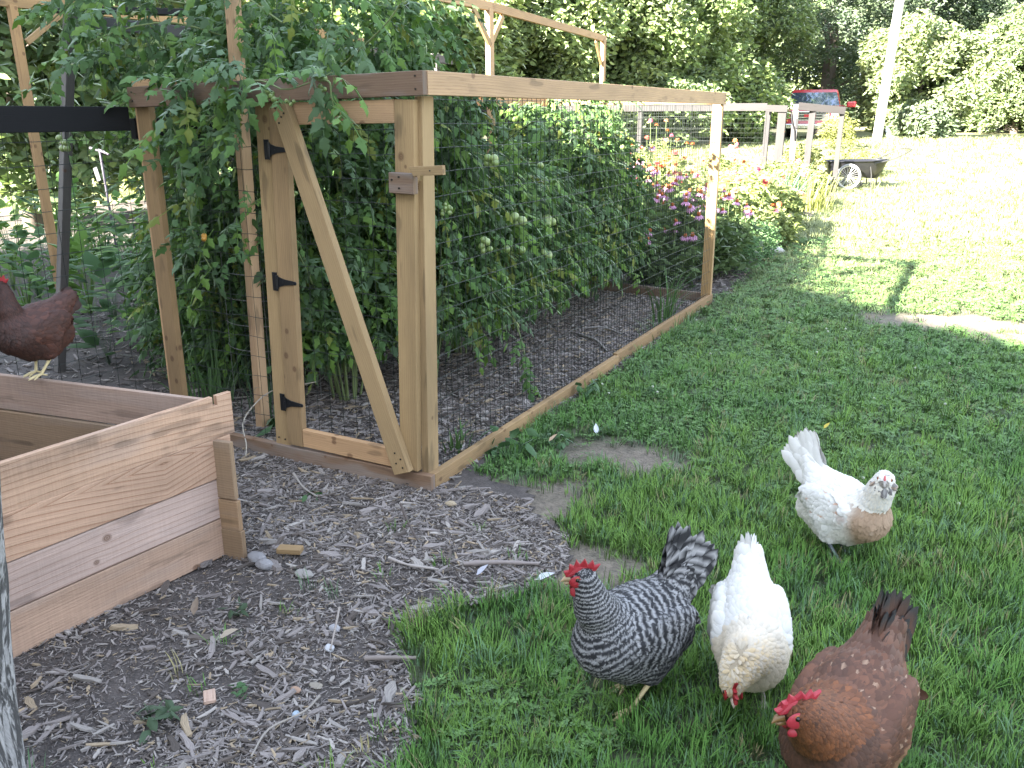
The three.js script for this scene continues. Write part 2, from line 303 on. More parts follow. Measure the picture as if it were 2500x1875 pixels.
function cloverGeo(seed) {
  const R = rng(seed), pos = [], idx = [];
  for (let b = 0; b < 7; b++) {
    const a = R() * 6.283, r = 0.05 * Math.sqrt(R()), cx = Math.cos(a) * r, cz = Math.sin(a) * r, y = 0.012 + 0.04 * R(), s = 0.009 + 0.007 * R(), t = R() * 6, tx = (R() - 0.5) * 0.7, tz = (R() - 0.5) * 0.7;
    for (let l = 0; l < 3; l++) {
      const d = t + l * 2.094, dx = Math.cos(d), dz = Math.sin(d), P = (u, v) => { const X = (dx * u - dz * v) * s, Z = (dz * u + dx * v) * s; pos.push(cx + X, y + X * tx + Z * tz + 0.25 * s * u * u - Math.abs(v) * s * -0.15, cz + Z); };
      const k = pos.length / 3; P(0.05, 0); P(0.6, -0.55); P(0.85, 0); P(0.6, 0.55); P(1.12, -0.35); P(1.12, 0.35); idx.push(k, k + 2, k + 1, k, k + 3, k + 2, k + 1, k + 2, k + 4, k + 2, k + 3, k + 5);
    }
  }
  const g = new THREE.BufferGeometry(); g.setAttribute('position', new THREE.Float32BufferAttribute(pos, 3)); g.setIndex(idx); g.computeVertexNormals(); return g;
}
{
  const R = rng(17), T = [tuft(1, 16, 0.062, 0.035, 0.0017), tuft(2, 15, 0.075, 0.04, 0.0016), tuft(3, 18, 0.05, 0.04, 0.0018), tuft(4, 12, 0.085, 0.03, 0.0018)], S = T.map(() => [[], []]), C = [cloverGeo(1), cloverGeo(2)], CS = C.map(() => [[], []]), heads = [];
  const q = new THREE.Quaternion(), e = new THREE.Euler(), inView = (x, z, m) => { const s = ahead(x, z), l = (x - CAM.x) * 0.8846 + (z - CAM.z) * -0.4664; return s > 0.55 && Math.abs(l) < s * 0.72 + m; };
  const cloverness = (x, z) => clamp(sstep(-0.15, -1.3, z + 0.5 * (x - 1.2) + 0.9 * (fbm2(x * 1.1, z * 1.1, 3, 91) - 0.5)) * 0.62 + 0.5 * sstep(0.62, 0.72, fbm2(x * 1.6, z * 1.6, 3, 95)) );
  const add = (x, z, k) => {
    if (isMulch(x, z)) { if (R() > 0.012) return; }
    if (x < 0.06 && z > -4.75) return;
    const s = ahead(x, z), b = bare(x, z); if (R() < b * 1.05) return;
    const cl = cloverness(x, z), edge = isMulch(x - 0.09, z + 0.05) ? 1.2 : 1, h = k * edge * (0.7 + 0.6 * R()) * lerp(1, 0.62, cl) * lerp(1, 0.7, sstep(4, 9, s));
    e.set((R() - 0.5) * 0.5, R() * 6.28, (R() - 0.5) * 0.5); q.setFromEuler(e);
    const y = groundY(x, z) - 0.004;
    const p = fbm2(x * 1.7, z * 1.7, 3, 51), v = 0.75 + 0.5 * R(), g = R();
    if (R() < cl * 0.8 && s < 12) {
      const i = R() < 0.5 ? 0 : 1, sc = k * (0.6 + 0.4 * R()); CS[i][0].push(new THREE.Matrix4().compose(V(x, y, z), q, V(sc, sc * 0.9, sc))); CS[i][1].push(RGB(0.115 * v, 0.205 * v, 0.062 * v));
      if (R() < 0.005) heads.push([x, y, z]);
      if (R() < 0.45) return;
    }
    let c = [0.09, 0.205, 0.033]; const yel = sstep(0.38, 0.62, p + 0.22 * (g - 0.5)); c = c.map((w, i) => lerp(w, [0.15, 0.265, 0.04][i], yel * 0.8)); if (g > 0.86) c = [0.11, 0.2, 0.09]; if (g < 0.035) c = [0.25, 0.22, 0.1];
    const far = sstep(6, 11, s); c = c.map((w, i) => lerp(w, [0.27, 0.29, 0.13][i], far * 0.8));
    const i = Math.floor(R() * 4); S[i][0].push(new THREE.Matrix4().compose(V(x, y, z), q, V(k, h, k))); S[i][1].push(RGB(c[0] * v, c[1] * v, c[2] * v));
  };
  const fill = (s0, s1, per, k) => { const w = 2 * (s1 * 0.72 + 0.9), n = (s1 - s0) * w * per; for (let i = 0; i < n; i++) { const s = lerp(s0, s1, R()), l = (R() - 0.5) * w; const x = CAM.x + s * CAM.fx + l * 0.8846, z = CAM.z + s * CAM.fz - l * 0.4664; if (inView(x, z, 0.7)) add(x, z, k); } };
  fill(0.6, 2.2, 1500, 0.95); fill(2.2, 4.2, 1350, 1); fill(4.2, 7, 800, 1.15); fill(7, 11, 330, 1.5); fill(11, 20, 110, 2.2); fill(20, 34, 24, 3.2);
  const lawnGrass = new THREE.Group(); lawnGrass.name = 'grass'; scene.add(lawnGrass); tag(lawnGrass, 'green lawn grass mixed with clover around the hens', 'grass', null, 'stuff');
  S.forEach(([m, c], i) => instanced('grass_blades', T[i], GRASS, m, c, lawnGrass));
  CS.forEach(([m, c], i) => instanced('clover_leaves', C[i], GRASS, m, c, lawnGrass));
  const hg = new THREE.IcosahedronGeometry(0.0075, 1), hm = heads.map(([x, y, z]) => new THREE.Matrix4().makeTranslation(x, y + 0.055, z));
  instanced('clover_flowers', hg, std({ color: RGB(0.38, 0.4, 0.32), roughness: 0.9 }), hm, null, lawnGrass);
}
// ------------------------------------------------------------------ chicken run of new cedar boards and welded wire
const LEAN = 0.034, TOP = 1.83;
const lx = h => LEAN * h / TOP;                       // the corner leans a little
function wires(list, r = 0.0015) { return merge(list.map(p => tube(p, r, 4, false))); }
function meshPanel(a, b, h0, h1, dv, dh, top, sag = 0, seed = 1) { // a, b: ends on the ground plan
  const R = rng(seed), L = Math.hypot(b[0] - a[0], b[1] - a[1]), out = [], n = Math.round(L / dv), off = (u, h) => sag * Math.sin(u * 7 + h * 3 + seed) + (top ? lx(h) * (1 - u) : 0);
  const P = (u, h) => { const nx = -(b[1] - a[1]) / L, nz = (b[0] - a[0]) / L, o = off(u, h); return V(lerp(a[0], b[0], u) - nx * o, h, lerp(a[1], b[1], u) - nz * o); };
  for (let i = 0; i <= n; i++) { const u = clamp(i / n + (R() - 0.5) * 0.0015); out.push([P(u, h0), P(u, (h0 + h1) / 2), P(u, h1)]); }
  const level = [];
  for (let h = h0 + 0.03; h < h1; h += dh) { const pts = []; for (let i = 0; i <= 12; i++) pts.push(P(i / 12, h + 0.003 * Math.sin(i * 1.7 + h * 9))); level.push(pts); }
  return [wires(out), wires(level)];
}
function wireMesh(t, panel) { stuff(part('wire_mesh', panel[0], M.wire, t)); stuff(part('wire_mesh', panel[1], M.wireLight, t)); }
function screws(list, parent, n = [0, 0, 1]) { // little countersunk heads
  for (const p of list) { const g = new THREE.CylinderGeometry(0.0042, 0.0042, 0.004, 8); if (n[2]) g.rotateX(Math.PI / 2); else g.rotateZ(Math.PI / 2); g.translate(...p); part('screw', g, M.screw, parent); }
}
{
  const t = thing('chicken_run', 'new cedar chicken run with welded wire sides and heavy top rails', 'chicken run');
  const ZB = -4.69, XL = -1.63;
  // gate side
  plank('top_rail', [XL, 1.747, 0.017], [0.034 + LEAN, 1.783, 0.017], 0.094, 0.036, [0, 1, 0], WOOD.weathered, t);
  plank('sill_board', [XL - 0.3, 0.033, 0.0], [0.034, 0.04, 0.0], 0.088, 0.036, [0, 1, 0], WOOD.weathered, t);
  plank('corner_post', [-0.02, -0.05, -0.059], [-0.02 + LEAN * 0.93, 1.735, -0.059], 0.088, 0.037, [0, 0, 1], WOOD.cedar2, t);
  plank('post', [-0.86, 0.05, -0.018], [-0.81, 1.73, -0.018], 0.088, 0.038, [1, 0, 0], WOOD.cedar2, t);
  plank('post', [XL + 0.045, -0.05, -0.02], [XL + 0.05, 1.71, -0.02], 0.088, 0.038, [1, 0, 0], WOOD.cedar, t);
  plank('post', [XL - 0.006, -0.05, -0.05], [XL + 0.0, 1.71, -0.05], 0.088, 0.02, [0, 0, 1], WOOD.cedar3, t);
  screws([[0.03 + LEAN - 0.03, 1.76, 0.035], [0.03 + LEAN - 0.03, 1.81, 0.035], [-0.87, 1.76, 0.035], [-0.83, 1.79, 0.035], [XL + 0.03, 1.73, 0.035], [XL + 0.03, 1.77, 0.035]], t);
  screws([[-0.88, 0.115, 0.0025], [-0.84, 0.11, 0.0025]], t);
  // long side
  plank('top_rail', [0.018 + LEAN, 1.784, -0.002], [0.018, 1.783, ZB - 0.05], 0.094, 0.036, [0, 1, 0], WOOD.cedar3, t);
  for (const [a, b, ya, yb, dx] of [[0.0185, -2.35, 0.04, 0.036, 0], [-2.353, ZB - 0.05, 0.047, 0.04, -0.012]]) plank('sill_board', [0.016 + dx, ya, a === 0.0185 ? -0.019 : a], [0.016 + dx * 0.5, yb, b], 0.088, 0.036, [0, 1, 0], WOOD.cedar, t);
  plank('post', [-0.022, -0.05, ZB + 0.0], [-0.02, 1.735, ZB + 0.0], 0.088, 0.038, [1, 0, 0], WOOD.cedar2, t);
  plank('post', [-0.0, -0.05, ZB - 0.03], [-0.0, 1.735, ZB - 0.03], 0.02, 0.04, [0, 0, 1], WOOD.cedar3, t);
  screws([[0.055, 1.76, -0.05], [0.055, 1.81, -0.05], [0.04, 1.76, ZB], [0.04, 1.81, ZB]], t, [1, 0, 0]);
  // far end and garden side
  plank('top_rail', [-0.004, 1.783, ZB - 0.03], [XL, 1.783, ZB - 0.03], 0.094, 0.036, [0, 1, 0], WOOD.cedar, t);
  plank('sill_board', [-0.004, 0.04, ZB - 0.02], [XL, 0.06, ZB - 0.15], 0.1, 0.036, [0, 1, 0], WOOD.weathered, t);
  plank('top_rail', [XL - 0.02, 1.775, -0.03], [XL - 0.02, 1.79, ZB - 0.02], 0.12, 0.036, [0, 1, 0], WOOD.cedar3, t);
  wireMesh(t, meshPanel([-0.001, -0.1], [-0.002, ZB], 0.07, 1.745, 0.051, 0.1016, true, 0.004, 3));
  wireMesh(t, meshPanel([XL + 0.02, -0.042], [-0.86, -0.042], 0.07, 1.7, 0.0762, 0.1016, false, 0.003, 5));
  wireMesh(t, meshPanel([-0.03, ZB - 0.05], [XL, ZB - 0.05], 0.08, 1.74, 0.0762, 0.1016, false, 0.004, 7));
}
{
  const t = thing('gate', 'cedar gate with one diagonal brace and three black hinges', 'gate');
  plank('hinge_stile', [-0.762, 0.095, -0.0], [-0.712, 1.722, -0.0], 0.094, 0.037, [1, 0, 0], WOOD.cedar, t);
  plank('latch_stile', [-0.085, 0.095, 0.0], [-0.037, 1.722, 0.0], 0.096, 0.037, [1, 0, 0], WOOD.cedar2, t);
  plank('top_rail', [-0.665, 1.668, 0.0], [-0.087, 1.676, 0.0], 0.094, 0.034, [0, 1, 0], WOOD.cedar3, t);
  plank('bottom_rail', [-0.712, 0.142, 0.0], [-0.134, 0.135, 0.0], 0.09, 0.034, [0, 1, 0], WOOD.cedar3, t);
  plank('diagonal_brace', [-0.664, 1.705, 0.04], [-0.098, 0.088, 0.04], 0.09, 0.04, [1, 0, 0], WOOD.cedar2, t);
  wireMesh(t, meshPanel([-0.71, -0.024], [-0.1, -0.024], 0.15, 1.68, 0.0762, 0.1016, false, 0.003, 9));
  screws([[-0.68, 1.69, 0.061], [-0.65, 1.655, 0.061], [-0.665, 1.63, 0.061], [-0.635, 1.67, 0.061], [-0.1, 0.16, 0.061], [-0.13, 0.185, 0.061], [-0.125, 0.135, 0.061], [-0.09, 0.12, 0.061]], t);
  for (const h of [1.515, 0.915, 0.315]) {
    const x = lerp(-0.812, -0.762, h / 1.8), s = new THREE.Shape();
    s.moveTo(0.008, 0.024); s.lineTo(0.04, 0.014); s.lineTo(0.104, 0.0075); s.quadraticCurveTo(0.114, 0.009, 0.114, 0); s.quadraticCurveTo(0.114, -0.009, 0.104, -0.0075); s.lineTo(0.04, -0.014); s.lineTo(0.008, -0.024);
    const strap = new THREE.ExtrudeGeometry(s, { depth: 0.003, bevelSize: 0.0008, bevelThickness: 0.0008, bevelSegments: 1 });
    const plate = new RoundedBoxGeometry(0.03, 0.088, 0.004, 1, 0.0015).translate(-0.014, 0, 0.002), knuckle = new THREE.CylinderGeometry(0.0058, 0.0058, 0.062, 10).translate(0.003, 0, 0.005);
    const k2 = new THREE.CylinderGeometry(0.0066, 0.0066, 0.018, 10).translate(0.003, 0, 0.005);
    const hp = part('hinge', merge([strap, plate, knuckle, k2]).translate(x, h, 0.0205), M.hinge, t);
    for (const [dx, dy] of [[-0.016, 0.034], [-0.016, -0.034], [0.035, 0], [0.1, 0]]) part('screw', new THREE.SphereGeometry(0.0035, 8, 5).scale(1, 1, 0.5).translate(x + dx, h + dy, 0.0258), M.hinge, hp);
  }
  const lb = plank('latch_block', [-0.103, 1.393, 0.037], [0.02, 1.39, 0.037], 0.084, 0.036, [0, 1, 0], WOOD.weathered, t);
  screws([[-0.085, 1.405, 0.056], [-0.05, 1.417, 0.056], [-0.05, 1.372, 0.056]], lb);
  { // turning wooden latch with a cut end, resting on the block
    const s = new THREE.Shape(); s.moveTo(-0.01, 0.034); s.lineTo(0.14, 0.034); s.lineTo(0.14, -0.001); s.lineTo(0.042, 0.0); s.lineTo(0.03, -0.02); s.lineTo(0.025, 0.0); s.lineTo(0.012, -0.004); s.closePath();
    const g = new THREE.ExtrudeGeometry(s, { depth: 0.026, bevelSize: 0.0012, bevelThickness: 0.0012, bevelSegments: 1 }); g.rotateY(0.12).rotateZ(0.06).translate(0.024, 1.425, 0.05);
    const uv = g.attributes.uv; for (let i = 0; i < uv.count; i++) uv.setXY(i, uv.getX(i) / 2 + 0.3, uv.getY(i) / 0.25 + 0.4);
    const l = part('latch', g, WOOD.cedar2, t); part('screw', new THREE.SphereGeometry(0.004, 8, 5).translate(0.11, 1.447, 0.066), M.screw, l);
  }
}
// ------------------------------------------------------------------ older garden fence and trellis frame
{
  const t = thing('garden_fence', 'old black stained rail fence with wire beside the tomato row', 'fence', [-1.67, 0, 0]);
  plank('rail', [0, 1.648, 0.02], [0, 1.653, 2.6], 0.112, 0.036, [0, 1, 0], WOOD.black, t);
  plank('rail', [-0.03, 1.6, -0.03], [-0.04, 1.56, -5.6], 0.1, 0.036, [0, 1, 0], WOOD.black, t);
  wireMesh(t, meshPanel([0.0, 2.3], [0.0, -4.7], 0.1, 1.6, 0.1016, 0.1016, false, 0.008, 11));
  for (const z of [2.35, -2.3, -5.5]) plank('post', [-0.06, -0.1, z], [-0.06, 1.6, z], 0.08, 0.06, [1, 0, 0], WOOD.grey, t);
}
{
  const t = thing('weathered_frame', 'dark grey weathered post frame standing left of the tomatoes', 'garden frame');
  plank('post', [-3.30, -0.06, -0.5], [-2.665, 2.225, -0.5], 0.085, 0.05, [0.95, 0.2, 0.3], WOOD.grey, t);
  plank('beam', [-2.82, 2.245, -0.40], [-2.24, 2.245, -0.95], 0.09, 0.036, [0.9, 0, 0.4], WOOD.paleGrey, t);
  plank('beam', [-2.70, 2.19, -0.56], [-2.45, 2.14, -4.3], 0.07, 0.036, [0, 1, 0], WOOD.grey, t);
  plank('post', [-2.6, 0, -4.2], [-2.56, 2.2, -4.2], 0.07, 0.05, [1, 0, 0], WOOD.grey, t);
  plank('rail', [-4.6, 1.28, -3.0], [-2.65, 1.36, -4.1], 0.09, 0.036, [0, 1, 0], WOOD.paleGrey, t);
}
{
  const t = thing('trellis_frame', 'tall tan lumber trellis frame rising above the tomatoes', 'trellis');
  const post = (x, z, h, m, dx = 0) => plank('post', [x, -0.1, z], [x + dx, h, z], 0.066, 0.046, [0, 0, 1], m, t);
  const P = [[-1.28, -0.3, 2.62, 0.07], [-1.53, -3.42, 2.46, -0.02], [-1.93, -6.75, 2.46, 0]], Q = [[-4.5, -1.45, 2.46, -0.06], [-4.15, -5.2, 2.46, 0]];
  for (const [x, z, h, d] of P) post(x, z, h, WOOD.cedar3, d);
  for (const [x, z, h, d] of Q) post(x, z, h, WOOD.cedar, d);
  const beam = (a, b, ya, yb, m, w = 0.09) => plank('beam', [a[0], ya, a[1]], [b[0], yb, b[1]], w, 0.036, [0, 1, 0], m, t);
  beam([-1.55, -2.6], [-1.55, -3.45], 2.47, 2.475, WOOD.cedar3, 0.066); beam([-1.55, -3.45], [-1.95, -6.85], 2.475, 2.475, WOOD.cedar3, 0.066);
  beam([-4.58, -1.3], [-4.18, -5.1], 2.49, 2.47, WOOD.cedar2);
  const brace = (x, z, d, s) => plank('brace', [x, 2.2, z], [x + d, 2.43, z + s], 0.045, 0.025, [0, 1, 0.4], WOOD.cedar2, t);
  brace(-1.53, -3.38, 0.0, 0.24); brace(-1.56, -3.46, -0.02, -0.24); brace(-4.52, -1.5, 0.05, -0.3); brace(-1.93, -6.7, 0.02, 0.22);
}
// grey fence at the far end of the garden
{
  const t = thing('grey_fence', 'weathered grey board fence with wire across the far flower bed', 'fence', [0, 0, -17]);
  const X = [-9.5, -6.9, -5.15, -3.28, -2.25];
  for (const x of X) plank('post', [x, -0.1, 0], [x + 0.02, 1.76, 0], 0.11, 0.09, [1, 0, 0], WOOD.paleGrey, t);
  plank('post', [-1.93, -0.1, 0.1], [-1.91, 1.74, 0.1], 0.17, 0.09, [1, 0, 0], WOOD.paleGrey, t);
  for (let i = 0; i < X.length - 1; i++) plank('rail', [X[i], 1.79, 0.06], [X[i + 1], 1.785, 0.06], 0.16, 0.036, [0, 1, 0], WOOD.paleGrey, t);
  plank('rail', [-2.25, 1.76, 0.16], [-1.8, 1.745, 0.16], 0.14, 0.036, [0, 1, 0], WOOD.paleGrey, t);
  wireMesh(t, meshPanel([-9.5, 0.05], [-2.25, 0.05], 0.1, 1.72, 0.0762, 0.1016, false, 0.004, 13));
}
{
  const t = thing('grey_gate', 'narrow grey garden gate with dark latch in front of the truck', 'gate', [-1.6, 0, -17]);
  const d = plank('post', [-0.01, 0, 0.2], [-0.02, 1.84, 0.2], 0.12, 0.05, [1, 0, 0], WOOD.grey, t);
  plank('post', [0.26, 0, 0.05], [0.30, 1.74, 0.05], 0.13, 0.05, [1, 0, 0], WOOD.paleGrey, t);
  plank('post', [0.84, 0, -0.2], [0.86, 1.74, -0.2], 0.10, 0.05, [1, 0, 0], WOOD.paleGrey, t);
  plank('rail', [0.03, 1.80, 0.23], [0.92, 1.70, -0.16], 0.15, 0.036, [0, 1, 0], WOOD.paleGrey, t);
  part('latch', [tube([V(-0.1, 1.66, 0.24), V(-0.06, 1.45, 0.25), V(0.0, 1.3, 0.25), V(0.02, 1.1, 0.24)], 0.018, 6), new THREE.BoxGeometry(0.05, 0.2, 0.03).translate(0.03, 1.45, 0.25)], M.hinge, t);
}
// ------------------------------------------------------------------ cedar box in front
{
  const t = thing('cedar_box', 'raw cedar planter box of stacked boards standing on the mulch', 'planter box');
  const A = V(-0.372, 0, 0.865), d = V(-0.108, 0, 0.994).normalize(), o = V(-d.z, 0, d.x).multiplyScalar(-1), bw = 0.163; // d towards the camera along the front panel, o outwards
  const mats = [WOOD.boxD, WOOD.boxC, WOOD.boxB, WOOD.boxA], th = 0.022;
  const lean = h => -0.0 * h;
  for (let i = 0; i < 4; i++) {
    const y = 0.002 + bw * (i + 0.5), ext = i === 3 ? 0.074 : 0.052 + 0.01 * (i % 2), off = [0.0, -0.002, 0.0015, -0.001][i];
    const a = A.clone().addScaledVector(d, -ext).addScaledVector(o, off + lean(y)), b = A.clone().addScaledVector(d, 1.35).addScaledVector(o, off + lean(y));
    if (i < 3) plank('plank', a.setY(y), b.setY(y + 0.004), bw - 0.004, th, [0, 1, 0], mats[i], t);
    else { // top board with the slot sawn into its upper edge
      const L = a.distanceTo(b), s = new THREE.Shape(), h = bw / 2 - 0.001, sx = ext - 0.011;
      s.moveTo(0, -h); s.lineTo(L, -h); s.lineTo(L, h); s.lineTo(sx + 0.022, h); s.lineTo(sx + 0.022, h - 0.036); s.lineTo(sx, h - 0.036); s.lineTo(sx, h); s.lineTo(0, h); s.closePath();
      const g = new THREE.ExtrudeGeometry(s, { depth: th - 0.003, bevelSize: 0.0015, bevelThickness: 0.0015, bevelSegments: 1 });
      const uv = g.attributes.uv; for (let k = 0; k < uv.count; k++) uv.setXY(k, uv.getX(k) / 2 + 0.1, uv.getY(k) / 0.25 + 0.3);
      g.translate(0, 0, -th / 2); g.applyMatrix4(new THREE.Matrix4().makeBasis(d, V(0, 1, 0), V().crossVectors(d, V(0, 1, 0))).setPosition(a.setY(y)));
      part('plank', g, mats[3], t);
    }
  }
  // boards of the second side: run back to the left, their ends poke through the front panel
  const c = V(-0.985, 0, 0.15).normalize();
  const row = [[0.055, 0.135, 0.098], [0.185, 0.125, 0.09], [0.37, 0.235, 0.082]];
  for (const [y, w, ext] of row) { const p = A.clone().setY(y), a = p.clone().addScaledVector(o, ext), b = p.clone().addScaledVector(c, 1.35); plank('plank', a, b, w, 0.024, [0, 1, 0], WOOD.blockEnd, t); }
  plank('plank', A.clone().setY(0.565).addScaledVector(c, 0.012), A.clone().setY(0.57).addScaledVector(c, 1.35), 0.15, 0.024, [0, 1, 0], WOOD.boxD, t);
  const e = A.clone().addScaledVector(c, 1.3), e2 = A.clone().addScaledVector(d, 1.3);
  for (let i = 0; i < 4; i++) { const y = 0.002 + bw * (i + 0.5); plank('plank', e.clone().setY(y), e.clone().addScaledVector(d, 1.3).setY(y), bw - 0.003, th, [0, 1, 0], WOOD.boxC, t); plank('plank', e2.clone().addScaledVector(c, 0.012).setY(y), e2.clone().addScaledVector(c, 1.285).setY(y), bw - 0.003, th, [0, 1, 0], WOOD.boxB, t); }
}
// ------------------------------------------------------------------ leaves
function blade(pos, idx, o, dir, up, L, W, fold, droop, lobes = 0) { // one leaflet, folded along its midrib
  const s = V().crossVectors(dir, up).normalize(), u = V().crossVectors(s, dir).normalize(), k = pos.length / 3;
  const P = (t, v, y) => { const q = o.clone().addScaledVector(dir, t * L).addScaledVector(s, v * W).addScaledVector(u, y - droop * L * t * t); pos.push(q.x, q.y, q.z); };
  P(0, 0, 0); P(0.28, -0.5 - lobes * 0.06, fold * W); P(0.3, 0, 0); P(0.28, 0.5 + lobes * 0.06, fold * W); P(0.62, -0.4 + lobes * 0.1, fold * W * 0.8); P(0.62, 0, 0); P(0.62, 0.4 - lobes * 0.1, fold * W * 0.8); P(1, 0, -0.02 * L);
  idx.push(k, k + 2, k + 1, k, k + 3, k + 2, k + 1, k + 2, k + 5, k + 1, k + 5, k + 4, k + 2, k + 3, k + 6, k + 2, k + 6, k + 5, k + 4, k + 5, k + 7, k + 5, k + 6, k + 7);
}
function lobed(pos, idx, o, dir, up, L, W, fold, droop, wob) { // toothed tomato leaflet
  const s = V().crossVectors(dir, up).normalize(), u = V().crossVectors(s, dir).normalize(), k = pos.length / 3;
  [[0, 0.04], [0.14, 0.3], [0.27, 0.52], [0.36, 0.36], [0.5, 0.45], [0.6, 0.27], [0.76, 0.25], [0.86, 0.11], [1, 0]].forEach(([t, w], r) => {
    for (const v of [-1, 0, 1]) { const a = w * (1 + 0.25 * Math.sin(wob * 9 + r * 2 + v)), q = o.clone().addScaledVector(dir, t * L - (v ? 0.06 * L * w : 0)).addScaledVector(s, v * a * W).addScaledVector(u, (v ? fold * a * W : 0) - droop * L * t * t + 0.05 * L * Math.sin(wob * 6 + t * 5) * Math.abs(v)); pos.push(q.x, q.y, q.z); }
    if (r) { const b = k + r * 3; idx.push(b - 3, b - 2, b, b, b - 2, b + 1, b - 2, b - 1, b + 1, b + 1, b - 1, b + 2); }
  });
}
function bladesGeo(fn) { const pos = [], idx = []; fn(pos, idx); const g = new THREE.BufferGeometry(); g.setAttribute('position', new THREE.Float32BufferAttribute(pos, 3)); g.setIndex(idx); g.computeVertexNormals(); return g; }
function compoundLeaf(seed, L, n = 3, lw = 0.032, ll = 0.054) { // tomato leaf along +z, hanging
  const R = rng(seed);
  return bladesGeo((pos, idx) => {
    const bend = t => V(0, -0.45 * L * t * t + 0.08 * L * t, L * t), up = V(0, 1, 0);
    for (let i = 0; i < n; i++) { const t = 0.25 + 0.6 * i / n; for (const s of [-1, 1]) { const d = V(s * (0.85 + 0.2 * R()), -0.15 - 0.5 * R(), 0.45 + 0.3 * R()).normalize(); const z = ll * (0.7 + 0.5 * R()); lobed(pos, idx, bend(t + 0.06 * R()), d, up, z, lw * (0.8 + 0.5 * R()) * z / ll, 0.25 - 0.7 * R(), 0.1 + 0.4 * R(), R()); } }
    lobed(pos, idx, bend(0.92), V((R() - 0.5) * 0.4, -0.6, 0.8).normalize(), up, ll * 1.25, lw * 1.25, -0.25, 0.3, R());
    const k = pos.length / 3; for (let i = 0; i < 4; i++) { const p = bend(i / 3); pos.push(p.x - 0.002, p.y, p.z, p.x + 0.002, p.y, p.z); if (i) idx.push(k + i * 2 - 2, k + i * 2 - 1, k + i * 2, k + i * 2, k + i * 2 - 1, k + i * 2 + 1); }
  });
}
function clump(seed, n, r, L, W, upBias = 0.6) { // a spray of single leaves
  const R = rng(seed);
  return bladesGeo((pos, idx) => { for (let i = 0; i < n; i++) { const a = R() * 6.283, y = (R() - 0.5) * 2, o = V(Math.cos(a) * r * Math.sqrt(R()), y * r * 0.7, Math.sin(a) * r * Math.sqrt(R())); const b = R() * 6.283, d = V(Math.cos(b), -0.55 + 0.7 * R(), Math.sin(b)).normalize(); const up = V((R() - 0.5) * 2.2, upBias, (R() - 0.5) * 2.2).normalize(); blade(pos, idx, o, d, up, L * (0.7 + 0.6 * R()), W * (0.7 + 0.6 * R()), -0.12 - 0.2 * R(), 0.1 + 0.25 * R()); } });
}
const mat4 = (p, e, s) => new THREE.Matrix4().compose(p, new THREE.Quaternion().setFromEuler(e), typeof s === 'number' ? V(s, s, s) : s);

